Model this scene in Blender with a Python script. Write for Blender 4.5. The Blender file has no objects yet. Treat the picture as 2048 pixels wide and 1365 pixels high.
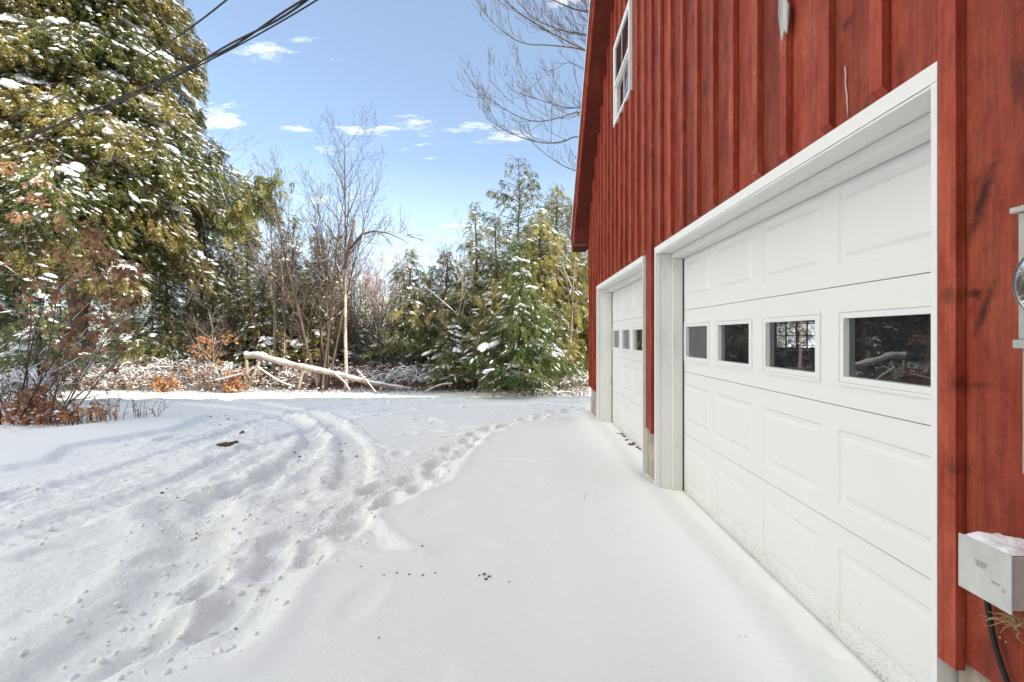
import bpy, math, random
import numpy as np
from mathutils import Vector
random.seed(7); RNG = np.random.default_rng(11)
S = bpy.context.scene; COL = S.collection
F = 940.0; CX = 1043.0; CY = 672.0; H = 1.38          # measured from the photograph
def R(a): return math.radians(a)

# ------------------------------------------------------------------ mesh helpers
class MB:
    def __init__(s): s.V = []; s.F = {}; s.T = {}; s.n = 0; s.Q = {}
    def add(s, V, Fs, tint=0.5):
        V = np.asarray(V, dtype=np.float32).reshape(-1, 3); Fs = np.asarray(Fs, dtype=np.int32)
        if len(Fs) == 0: return
        k = Fs.shape[1]
        s.V.append(V); s.F.setdefault(k, []).append(Fs + s.n)
        t = np.full(len(Fs), tint, np.float32) if np.isscalar(tint) else np.asarray(tint, np.float32)
        s.T.setdefault(k, []).append(t); s.n += len(V)
    def poly(s, pts, tint=0.5): s.add(pts, [list(range(len(pts)))], tint)
    def box(s, x0, x1, y0, y1, z0, z1, tint=0.5, bottom=None):
        V = [(x0,y0,z0),(x1,y0,z0),(x1,y1,z0),(x0,y1,z0),(x0,y0,z1),(x1,y0,z1),(x1,y1,z1),(x0,y1,z1)]
        s.add(V, [(3,2,1,0),(4,5,6,7),(0,1,5,4),(1,2,6,5),(2,3,7,6),(3,0,4,7)], tint)
    def hexa(s, V, tint=0.5):
        s.add(V, [(3,2,1,0),(4,5,6,7),(0,1,5,4),(1,2,6,5),(2,3,7,6),(3,0,4,7)], tint)
    def tube(s, P, r, n=5, tint=0.5, cap=True):
        P = np.asarray(P, float); r = np.asarray(r, float)
        if r.ndim == 0: r = np.full(len(P), float(r))
        s.Q.setdefault((len(P), n, bool(cap and n > 3)), []).append((P, r, tint)); s.V = s.V or []
    def flush(s):
        for (m, n, cap), L in s.Q.items():
            P = np.stack([q[0] for q in L]); r = np.stack([q[1] for q in L]); ti = np.array([q[2] for q in L], np.float32); K = len(L)
            T = np.gradient(P, axis=1); T /= (np.linalg.norm(T, axis=2)[..., None] + 1e-9)
            up = np.where(np.abs(T[:, :1, 2:3]) < .9, np.array([0, 0, 1.0]), np.array([1.0, 0, 0]))
            A = np.cross(T, np.broadcast_to(up, T.shape)); A /= (np.linalg.norm(A, axis=2)[..., None] + 1e-9); B = np.cross(T, A)
            a = np.arange(n) * 2 * math.pi / n
            V = P[:, :, None, :] + r[:, :, None, None] * (np.cos(a)[:, None] * A[:, :, None, :] + np.sin(a)[:, None] * B[:, :, None, :])
            i = np.arange(m - 1)[:, None] * n; j = np.arange(n)[None, :]; j2 = (j + 1) % n
            Fs = np.stack([i + j, i + j2, i + n + j2, i + n + j], -1).reshape(-1, 4)
            base = (np.arange(K) * m * n)[:, None, None]; n0 = s.n
            s.add(V.reshape(-1, 3), (Fs[None] + base).reshape(-1, 4), np.repeat(ti, len(Fs)))
            if cap:
                e = np.concatenate([np.arange(n)[::-1][None], (np.arange(n) + (m - 1) * n)[None]])
                s.F.setdefault(n, []).append((e[None] + base + n0).reshape(-1, n).astype(np.int32)); s.T.setdefault(n, []).append(np.repeat(ti, 2))
        s.Q = {}
    def build(s, name, mat, parent=None, smooth=False):
        s.flush(); me = bpy.data.meshes.new(name)
        if s.V:
            V = np.concatenate(s.V); ks = sorted(s.F)
            loops = []; starts = []; tot = []; tints = []; off = 0
            for k in ks:
                f = np.concatenate(s.F[k]); loops.append(f.reshape(-1))
                starts.append(off + np.arange(len(f)) * k); tot.append(np.full(len(f), k)); off += f.size
                tints.append(np.concatenate(s.T[k]))
            L = np.concatenate(loops); st = np.concatenate(starts); to = np.concatenate(tot)
            me.vertices.add(len(V)); me.vertices.foreach_set('co', V.reshape(-1))
            me.loops.add(len(L)); me.loops.foreach_set('vertex_index', L.astype(np.int32))
            me.polygons.add(len(st)); me.polygons.foreach_set('loop_start', st.astype(np.int32))
            at = me.attributes.new('tint', 'FLOAT', 'FACE'); at.data.foreach_set('value', np.concatenate(tints))
            me.update(calc_edges=True); me.validate()
            me.polygons.foreach_set('use_smooth', np.full(len(me.polygons), smooth)); me.update()
        o = bpy.data.objects.new(name, me); COL.objects.link(o)
        me.materials.append(mat)
        if parent is not None: o.parent = parent
        return o
def tag(o, label=None, cat=None, group=None, kind=None):
    if label: o['label'] = label
    if cat: o['category'] = cat
    if group: o['group'] = group
    if kind: o['kind'] = kind
    return o
def thing(name, label, cat, loc=(0,0,0), rz=0, group=None):
    o = bpy.data.objects.new(name, None); COL.objects.link(o); o.location = loc; o.rotation_euler = (0,0,rz)
    o.empty_display_size = 0.2
    return tag(o, label, cat, group)
def copy_tree(o, parent=None):
    c = o.copy(); COL.objects.link(c)
    if parent is not None: c.parent = parent
    for ch in list(o.children): copy_tree(ch, c)
    return c

# ------------------------------------------------------------------ materials
def mat(name, base, rough=0.7, spec=0.3, metallic=0.0):
    m = bpy.data.materials.new(name); m.use_nodes = True
    b = m.node_tree.nodes['Principled BSDF']
    b.inputs['Base Color'].default_value = (*base, 1); b.inputs['Roughness'].default_value = rough
    b.inputs['Specular IOR Level'].default_value = spec; b.inputs['Metallic'].default_value = metallic
    return m
class NT:
    def __init__(s, m): s.t = m.node_tree; s.b = s.t.nodes.get('Principled BSDF')
    def n(s, ty, **kw):
        x = s.t.nodes.new(ty)
        for k, v in kw.items():
            if k in x.inputs: x.inputs[k].default_value = v
            else: setattr(x, k, v)
        return x
    def l(s, a, b): s.t.links.new(a, b)
    def coord(s, scale=(1,1,1), kind='Object'):
        c = s.n('ShaderNodeTexCoord'); mp = s.n('ShaderNodeMapping'); mp.inputs['Scale'].default_value = scale
        s.l(c.outputs[kind], mp.inputs['Vector']); return mp.outputs[0]
    def noise(s, vec, scale=5, detail=4, rough=0.55):
        x = s.n('ShaderNodeTexNoise'); x.inputs['Scale'].default_value = scale
        x.inputs['Detail'].default_value = detail; x.inputs['Roughness'].default_value = rough
        s.l(vec, x.inputs['Vector']); return x.outputs['Fac']
    def ramp(s, fac, stops):
        r = s.n('ShaderNodeValToRGB'); e = r.color_ramp.elements
        while len(e) < len(stops): e.new(0.5)
        for i, (p, c) in enumerate(stops):
            e[i].position = p; e[i].color = (*c, 1) if len(c) == 3 else c
        s.l(fac, r.inputs[0]); return r.outputs[0]
    def mix(s, fac, a, b, mode='MIX'):
        x = s.n('ShaderNodeMix', data_type='RGBA', blend_type=mode)
        for v, i in ((fac, 0), (a, 6), (b, 7)):
            if isinstance(v, (int, float)): x.inputs[i].default_value = v
            elif isinstance(v, tuple): x.inputs[i].default_value = (*v, 1)
            else: s.l(v, x.inputs[i])
        return x.outputs[2]
    def math(s, op, a, b=0.0, clamp=False):
        x = s.n('ShaderNodeMath', operation=op, use_clamp=clamp)
        for v, i in ((a, 0), (b, 1)):
            if isinstance(v, (int, float)): x.inputs[i].default_value = v
            else: s.l(v, x.inputs[i])
        return x.outputs[0]
    def bump(s, h, strength=0.3, dist=0.01, normal=None):
        x = s.n('ShaderNodeBump'); x.inputs['Strength'].default_value = strength; x.inputs['Distance'].default_value = dist
        s.l(h, x.inputs['Height'])
        if normal is not None: s.l(normal, x.inputs['Normal'])
        return x.outputs[0]
    def attr(s, name='tint'): return s.n('ShaderNodeAttribute', attribute_name=name).outputs['Fac']
    def setc(s, c): s.l(c, s.b.inputs['Base Color'])
    def setn(s, c): s.l(c, s.b.inputs['Normal'])

# snow on the ground
M_snow = mat('snow', (0.86, 0.87, 0.89), 0.75, 0.2); t = NT(M_snow)
c = t.coord()
n1 = t.noise(c, 26, 5, 0.6); n2 = t.noise(c, 170, 3, 0.6)
st = t.noise(t.coord((1,1,1)), 1.3, 3)
grit = t.noise(t.coord((1,1,1)), 34, 2, .5)
dist = t.n('ShaderNodeVectorMath', operation='DISTANCE'); t.l(c, dist.inputs[0])
dist.inputs[1].default_value = (-2.05, 3.16, 0.0)
near = t.math('SUBTRACT', 1.0, t.math('DIVIDE', dist.outputs['Value'], 0.34), True)
stain = t.math('MULTIPLY', near, t.math('MULTIPLY', t.math('SUBTRACT', t.noise(c, 9, 4), .36), 2.6), True)
col = t.mix(t.math('MULTIPLY', stain, .55), (0.925, 0.94, 0.905), (0.70, 0.59, 0.37))
col = t.mix(t.math('MULTIPLY', t.math('GREATER_THAN', grit, .765), .45), col, (0.30, 0.27, 0.23))
t.setc(col)
cr = t.noise(c, 13, 5, 0.6); cr2 = t.n('ShaderNodeTexVoronoi'); cr2.inputs['Scale'].default_value = 19; t.l(c, cr2.inputs['Vector'])
hh = t.math('MULTIPLY', t.math('ADD', cr, t.math('MULTIPLY', cr2.outputs['Distance'], -.30)), t.attr())
t.setn(t.bump(n2, 0.4, 0.003, t.bump(hh, 0.42, 0.045, t.bump(n1, 0.25, 0.012))))
# snow lying on boughs
M_bsnow = mat('bough_snow', (0.88, 0.88, 0.9), 0.7, 0.2); t = NT(M_bsnow)
t.setn(t.bump(t.noise(t.coord(), 22, 4), 0.5, 0.03))

def foliage_mat(name, stops, trans=0.25):
    m = mat(name, (0.1,0.1,0.03), 0.65, 0.25); t = NT(m)
    info = t.n('ShaderNodeObjectInfo')
    f = t.math('ADD', t.attr(), t.math('MULTIPLY', t.math('SUBTRACT', info.outputs['Random'], .5), .25), True)
    c = t.ramp(f, stops); t.setc(c)
    tr = t.n('ShaderNodeBsdfTranslucent'); t.l(c, tr.inputs['Color'])
    mx = t.n('ShaderNodeMixShader'); mx.inputs[0].default_value = trans
    out = t.t.nodes['Material Output']
    t.l(t.b.outputs[0], mx.inputs[1]); t.l(tr.outputs[0], mx.inputs[2]); t.l(mx.outputs[0], out.inputs['Surface'])
    return m
M_hem = foliage_mat('hemlock_needles', [(0,(.035,.055,.018)),(.35,(.11,.13,.035)),(.7,(.22,.205,.055)),(1,(.36,.27,.09))], .22)
M_fir = foliage_mat('conifer_needles', [(0,(.10,.13,.05)),(.5,(.21,.22,.08)),(1,(.38,.32,.13))], .35)
M_green = foliage_mat('green_hemlock_needles', [(0,(.055,.11,.035)),(.5,(.125,.165,.055)),(1,(.22,.24,.08))], .25)
M_yel = foliage_mat('pine_needles', [(0,(.18,.19,.05)),(.5,(.33,.31,.09)),(1,(.46,.40,.14))], .35)
M_oak = foliage_mat('dead_oak_leaves', [(0,(.17,.085,.05)),(.5,(.31,.16,.09)),(1,(.46,.27,.16))], .35)
M_beech = foliage_mat('dead_beech_leaves', [(0,(.45,.20,.08)),(1,(.62,.33,.15))], .4)

def bark_mat(name, a, b, sc=14, stretch=.25):
    m = mat(name, a, 0.85, 0.2); t = NT(m)
    f = t.noise(t.coord((1,1,stretch)), sc, 5, .65)
    t.setc(t.ramp(f, [(.3, a), (.7, b)])); t.setn(t.bump(f, .8, .03)); return m
M_bark = bark_mat('grey_brown_bark', (.05,.037,.03), (.17,.13,.10))
M_bark2 = bark_mat('pale_bark', (.16,.12,.09), (.40,.33,.26))
M_bark_d = bark_mat('dark_bark', (.035,.028,.022), (.11,.085,.065))
M_twig = bark_mat('twig_bark', (.10,.07,.055), (.24,.17,.13))
M_redtwig = bark_mat('red_brown_twigs', (.17,.065,.045), (.34,.15,.11))
M_birch = mat('birch_bark', (.6,.5,.42), .7); t = NT(M_birch)
tcz = t.n('ShaderNodeTexCoord'); sz_ = t.n('ShaderNodeSeparateXYZ'); t.l(tcz.outputs['Object'], sz_.inputs[0]); hi = t.math('MULTIPLY', t.math('SUBTRACT', sz_.outputs[2], 2.9), .9, True)
f = t.noise(t.coord((1,1,9)), 3.2, 4, .6); f2 = t.noise(t.coord((1,1,.6)), 2.0, 2)
t.setc(t.mix(t.math('MAXIMUM', hi, t.math('MULTIPLY', t.math('GREATER_THAN', f2, .53), .5)), t.ramp(f, [(.36,(.16,.10,.075)),(.47,(.48,.37,.29)),(.7,(.62,.52,.44))]), (.11,.075,.06)))

# barn red board
def red_mat(name, k=1.0):
    m = mat(name, (.3,.05,.03), 0.62, 0.3); t = NT(m)
    tint = t.attr()
    off = t.n('ShaderNodeCombineXYZ'); t.l(t.math('MULTIPLY', tint, 37.0), off.inputs[2]); t.l(t.math('MULTIPLY', tint, 13.0), off.inputs[1])
    co = t.n('ShaderNodeTexCoord'); ad = t.n('ShaderNodeVectorMath', operation='ADD'); t.l(co.outputs['Object'], ad.inputs[0]); t.l(off.outputs[0], ad.inputs[1])
    def mp(sc, rot=(0,0,0)):
        x = t.n('ShaderNodeMapping'); x.inputs['Scale'].default_value = sc; x.inputs['Rotation'].default_value = rot
        t.l(ad.outputs[0], x.inputs['Vector']); return x.outputs[0]
    grain = t.noise(mp((1,1,.05)), 55, 6, .68)
    saw = t.noise(mp((1,.55,3.4), (R(20),0,0)), 34, 3, .6)
    blot = t.noise(mp((1,1.3,.55)), 4.2, 7, .68)
    kn = t.n('ShaderNodeTexVoronoi'); kn.inputs['Scale'].default_value = 3.3; t.l(mp((.8,1.5,.8)), kn.inputs['Vector'])
    knd = t.math('ADD', kn.outputs['Distance'], t.math('MULTIPLY', t.math('SUBTRACT', t.noise(mp((1,1,1)), 24, 3), .5), .14))
    knot = t.math('SUBTRACT', 1.0, t.math('DIVIDE', knd, .20), True)
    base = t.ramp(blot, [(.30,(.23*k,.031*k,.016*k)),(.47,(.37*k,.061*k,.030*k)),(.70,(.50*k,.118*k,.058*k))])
    base = t.mix(.75, base, t.ramp(grain, [(.3,(.42,.38,.38)),(.65,(1.0,1.0,1.0))]), 'MULTIPLY')
    base = t.mix(.13, base, t.ramp(saw, [(.32,(.4,.36,.36)),(.6,(1.1,1.1,1.1))]), 'MULTIPLY')
    mott = t.noise(mp((1,1.2,1)), 20, 9, .78)
    base = t.mix(.42, base, t.ramp(mott, [(.36,(.40,.34,.34)),(.50,(1,1,1)),(.66,(1.15,1.12,1.1))]), 'MULTIPLY')
    base = t.mix(t.math('MULTIPLY', knot, .65), base, (.06,.012,.010))
    wob = t.math('MULTIPLY', t.math('SUBTRACT', t.noise(co.outputs['Object'], 60, 6, .8), .5), 2.6)
    for (ky, kz, hy, hz, ang, st_) in ((1.232,1.743,.018,.105,-20,.85),(1.228,1.450,.013,.085,-22,.8),(1.252,1.492,.022,.014,0,.85),(1.296,1.493,.026,.030,0,.6),(1.283,1.25,.02,.03,0,.55),(1.75,2.54,.03,.022,0,.7),(1.24,1.25,.035,.010,10,.5),(2.12,1.99,.02,.03,0,.6),(4.24,1.72,.03,.06,0,.5),(1.29,1.02,.022,.03,0,.5),(1.13,1.98,.03,.10,15,.6)):
        k1 = t.n('ShaderNodeMapping', vector_type='TEXTURE'); k1.inputs['Location'].default_value = (1.2, ky, kz); k1.inputs['Rotation'].default_value = (R(-ang),0,0); k1.inputs['Scale'].default_value = (1.0, hy, hz)
        t.l(co.outputs['Object'], k1.inputs['Vector']); le = t.n('ShaderNodeVectorMath', operation='LENGTH'); t.l(k1.outputs[0], le.inputs[0])
        f_ = t.math('MULTIPLY', t.math('SUBTRACT', 1.25, t.math('ADD', le.outputs['Value'], wob), True), st_*1.1, True)
        base = t.mix(f_, base, (.055,.012,.010))
    fl = t.n('ShaderNodeTexVoronoi'); fl.inputs['Scale'].default_value = 7.0; t.l(mp((1,1,.7)), fl.inputs['Vector'])
    fleck = t.math('LESS_THAN', t.math('ADD', fl.outputs['Distance'], t.math('MULTIPLY', t.noise(mp((1,1,1)), 60, 2), .06)), .066)
    base = t.mix(t.math('MULTIPLY', fleck, .8), base, (.60,.36,.28))
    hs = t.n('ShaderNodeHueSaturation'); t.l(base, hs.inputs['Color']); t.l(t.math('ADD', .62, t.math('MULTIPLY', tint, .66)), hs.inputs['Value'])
    t.setc(hs.outputs[0])
    t.setn(t.bump(mott, .6, .008, t.bump(grain, .5, .004))); return m
M_red = red_mat('red_stained_boards'); M_red_shade = red_mat('red_soffit_painted_shade', .52)  # soffit copy of the red, darkened to paint in shade under the roof
# white painted wood
M_wht = mat('white_painted_wood', (.74,.74,.71), .55, .35); t = NT(M_wht)
g = t.noise(t.coord((5,1.6,.7)), 4, 6, .7); g2 = t.noise(t.coord((1,1,.12)), 60, 3)
d = t.math('MULTIPLY', t.math('SUBTRACT', g, .54, True), 3.0, True)
t.setc(t.mix(t.math('MULTIPLY', d, .7), (.79,.79,.765), (.50,.51,.50))); t.setn(t.bump(g2, .35, .002))
# stop moulding with worn stain
M_stop = mat('worn_white_moulding', (.74,.74,.71), .6); t = NT(M_stop)
g = t.noise(t.coord((1,1,1)), 7, 5, .7)
t.setc(t.mix(t.math('MULTIPLY', t.math('SUBTRACT', g, .58, True), 5, True), (.76,.755,.72), (.52,.46,.38)))
M_door = mat('white_steel_door', (.775,.78,.765), .42, .4); t = NT(M_door)
tc = t.n('ShaderNodeTexCoord'); sx = t.n('ShaderNodeSeparateXYZ'); t.l(tc.outputs['Object'], sx.inputs[0])
low = t.math('MULTIPLY', t.math('SUBTRACT', 1.0, t.math('DIVIDE', sx.outputs[2], .34), True), t.math('MULTIPLY', t.noise(t.coord((1,1,.4)), 2.6, 4, .6), 1.9))
sp = t.noise(t.coord((1,1,1)), 130, 3, .6)
spk = t.math('GREATER_THAN', t.math('ADD', sp, t.math('MULTIPLY', low, .16)), .735)
cl = t.mix(t.math('MULTIPLY', low, .22), (.775,.78,.765), (.55,.50,.42))
cl = t.mix(t.math('MULTIPLY', spk, .55), cl, (.16,.13,.10))
wt = t.noise(t.coord((1,1,1)), 1.7, 3)
cl = t.mix(t.math('MULTIPLY', t.math('SUBTRACT', wt, .45, True), .5, True), cl, (.66,.67,.65))
t.setc(cl); t.setn(t.bump(t.noise(t.coord((1,.12,1.4)), 60, 4, .6), .22, .0016))
M_conc = mat('old_concrete', (.36,.31,.25), .85, .2); t = NT(M_conc)
g = t.noise(t.coord(), 7, 6, .65); t.setc(t.ramp(g, [(.3,(.20,.16,.12)),(.5,(.40,.35,.28)),(.75,(.52,.48,.40))])); t.setn(t.bump(g, .7, .02))
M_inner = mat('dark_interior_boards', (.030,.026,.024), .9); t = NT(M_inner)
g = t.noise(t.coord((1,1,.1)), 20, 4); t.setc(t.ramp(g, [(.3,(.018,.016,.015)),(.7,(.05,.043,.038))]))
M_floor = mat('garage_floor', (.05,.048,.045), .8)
M_glass = bpy.data.materials.new('window_glass'); M_glass.use_nodes = True; t = NT(M_glass)
t.t.nodes.remove(t.b); gl = t.n('ShaderNodeBsdfGlossy'); gl.inputs['Roughness'].default_value = .012; gl.inputs['Color'].default_value = (.9,.92,.95,1)
tp = t.n('ShaderNodeBsdfTransparent'); tp.inputs['Color'].default_value = (.82,.83,.86,1)
fr = t.n('ShaderNodeFresnel'); fr.inputs['IOR'].default_value = 1.55
mx = t.n('ShaderNodeMixShader'); t.l(t.math('MULTIPLY', fr.outputs[0], 1.5, True), mx.inputs[0]); t.l(tp.outputs[0], mx.inputs[1]); t.l(gl.outputs[0], mx.inputs[2])
df = t.n('ShaderNodeBsdfDiffuse'); df.inputs['Color'].default_value = (.3,.3,.34,1); m2 = t.n('ShaderNodeMixShader'); t.l(t.math('MULTIPLY', t.noise(t.coord(), 6, 5, .7), .12), m2.inputs[0]); t.l(mx.outputs[0], m2.inputs[1]); t.l(df.outputs[0], m2.inputs[2])
t.l(m2.outputs[0], t.t.nodes['Material Output'].inputs['Surface'])
M_roof = mat('dark_roofing', (.10,.10,.10), .8)
M_drip = mat('white_metal_edge', (.72,.72,.72), .35, .5)
M_seal = mat('dark_rubber_seal', (.06,.05,.045), .8)
M_metal = mat('grey_painted_metal', (.42,.43,.41), .5, .4); t = NT(M_metal)
g = t.noise(t.coord(), 14, 5, .6); t.setc(t.ramp(g, [(.3,(.46,.47,.455)),(.7,(.58,.59,.57))])); t.setn(t.bump(t.noise(t.coord(),260,2), .15, .001))
M_plast = mat('weathered_grey_plastic', (.40,.40,.37), .6, .35); t = NT(M_plast)
g = t.noise(t.coord((1,1,1)), 16, 5, .65); t.setc(t.ramp(g, [(.3,(.33,.33,.30)),(.7,(.47,.47,.44))]))
M_ink = mat('faded_print', (.25,.25,.24), .7)
M_cable = mat('black_cable', (.018,.018,.018), .6, .3)
M_wire = mat('weathered_wire', (.035,.033,.032), .7, .2)
M_root = mat('dry_vine', (.42,.29,.15), .8)
M_leafd = mat('dead_leaf_brown', (.12,.07,.045), .85); t = NT(M_leafd)
t.setc(t.ramp(t.noise(t.coord(), 60, 3), [(.3,(.05,.035,.025)),(.7,(.24,.17,.11))]))
M_weather = mat('weathered_bare_wood', (.42,.40,.38), .8); t = NT(M_weather)
g = t.noise(t.coord((1,1,.06)), 60, 4); t.setc(t.ramp(g, [(.3,(.22,.20,.19)),(.6,(.55,.53,.50))]))

# ------------------------------------------------------------------ noise (numpy)
def vnoise(X, Y, seed=0):
    r = np.random.default_rng(seed).random((256, 256))
    xi = np.floor(X).astype(int); yi = np.floor(Y).astype(int); fx = X - xi; fy = Y - yi
    fx = fx*fx*fx*(fx*(fx*6-15)+10); fy = fy*fy*fy*(fy*(fy*6-15)+10)
    g = lambda a, b: r[(xi + a) % 256, (yi + b) % 256]
    return (g(0,0)*(1-fx)+g(1,0)*fx)*(1-fy) + (g(0,1)*(1-fx)+g(1,1)*fx)*fy
def fbm(X, Y, sc, oct=5, gain=.5, seed=0):
    v = 0; a = 1; s = 0
    for o in range(oct):
        th = .6*o; x = (X*math.cos(th)-Y*math.sin(th))*sc*2**o; y = (X*math.sin(th)+Y*math.cos(th))*sc*2**o
        v = v + a*(vnoise(x + 31.7*o, y + 11.3*o, seed+o)-.5); s += a; a *= gain
    return v/s*2
def sm(a, b, x):
    t = np.clip((x-a)/(b-a), 0, 1); return t*t*(3-2*t)
def base_z(Y): return -0.03*(np.clip(Y, 5, 24)-5)
def gp(px, py, zs=0.07):
    Y = 8.0
    for _ in range(30): Y = F*(H-(float(base_z(Y))+zs))/(py-CY)
    return ((px-CX)*Y/F, Y)
def dseg(X, Y, pts):
    """distance to a polyline and the length along it"""
    D = np.full(X.shape, 1e9); A = np.zeros(X.shape); acc = 0
    for (x0,y0),(x1,y1) in zip(pts[:-1], pts[1:]):
        dx, dy = x1-x0, y1-y0; L2 = dx*dx+dy*dy+1e-9
        t = np.clip(((X-x0)*dx+(Y-y0)*dy)/L2, 0, 1)
        d = np.hypot(X-(x0+t*dx), Y-(y0+t*dy)); m = d < D
        D = np.where(m, d, D); A = np.where(m, acc+t*math.sqrt(L2), A); acc += math.sqrt(L2)
    return D, A
def smooth_line(pts, k=3):
    p = [tuple(q) for q in pts]
    for _ in range(k):
        q = [p[0]]
        for a, b in zip(p[:-1], p[1:]):
            q += [(a[0]*.75+b[0]*.25, a[1]*.75+b[1]*.25), (a[0]*.25+b[0]*.75, a[1]*.25+b[1]*.75)]
        q.append(p[-1]); p = q
    return p
def pip(X, Y, poly):
    ins = np.zeros(X.shape, bool); n = len(poly)
    for i in range(n):
        x0,y0 = poly[i]; x1,y1 = poly[(i+1) % n]
        if y0 == y1: continue
        c = ((y0 > Y) != (y1 > Y)) & (X < (x1-x0)*(Y-y0)/(y1-y0)+x0); ins ^= c
    return ins

TRAMPLED = [gp(*p) for p in [(250,1400),(480,1350),(560,1275),(600,1200),(640,1155),(740,1130),(850,1128),(780,1085),(752,1045),(830,1010),(905,975),(945,915),(985,872),(1070,852),(1185,832),(1180,806)]]
TRAMPLED = TRAMPLED + [(0.9, 14), (-12, 14), (-12, 1.0), (-1.5, 1.0)]
def line(*p): return smooth_line([gp(*q) for q in p])
TRENCH = line((40,1390),(210,1270),(330,1180),(400,1110),(410,1060),(370,1020))
TR2 = line((-60,1180),(120,1100),(260,1050))
WHEELS = [line((700,975),(712,930),(700,880),(650,838),(540,808),(380,792),(150,786)),
          line((430,1010),(520,975),(600,925),(640,880),(610,846),(480,818),(300,803),(180,795)),
          line((-100,1040),(120,985),(300,930),(430,880),(520,845),(640,815),(850,800),(1180,803)),
          line((-100,1130),(200,1030),(380,965),(500,905),(620,862),(760,822),(1000,808),(1180,812))]
FOOT = line((1180,812),(1080,838),(1010,855),(950,880),(900,915),(850,955),(800,985),(740,1015),(650,1060),(560,1110),(470,1180),(330,1290),(200,1400))
EDGE_LEFT = [gp(*p) for p in [(-400,1000),(0,905),(120,925),(60,890),(200,870),(420,858),(430,842),(260,830),(120,800)]]
FP = []
rr = random.Random(5)
def foot_list():
    pts = FOOT; acc = 0; nxt = .1; side = 1
    for a, b in zip(pts[:-1], pts[1:]):
        L = math.hypot(b[0]-a[0], b[1]-a[1])
        while acc + L > nxt:
            t = (nxt-acc)/L; dx, dy = (b[0]-a[0])/L, (b[1]-a[1])/L; w = rr.uniform(.02,.17)*side
            FP.append((a[0]+(b[0]-a[0])*t - dy*w, a[1]+(b[1]-a[1])*t + dx*w, math.atan2(dy, dx)+rr.uniform(-.4,.4), rr.uniform(.05,.105)))
            nxt += rr.uniform(.16,.34); side = -side
        acc += L
foot_list()
for _ in range(70):
    x = rr.uniform(-4.5,.1); y = rr.uniform(1.7,9.5); FP.append((x, y, rr.uniform(0,6.3), rr.uniform(.02,.045)))

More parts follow.
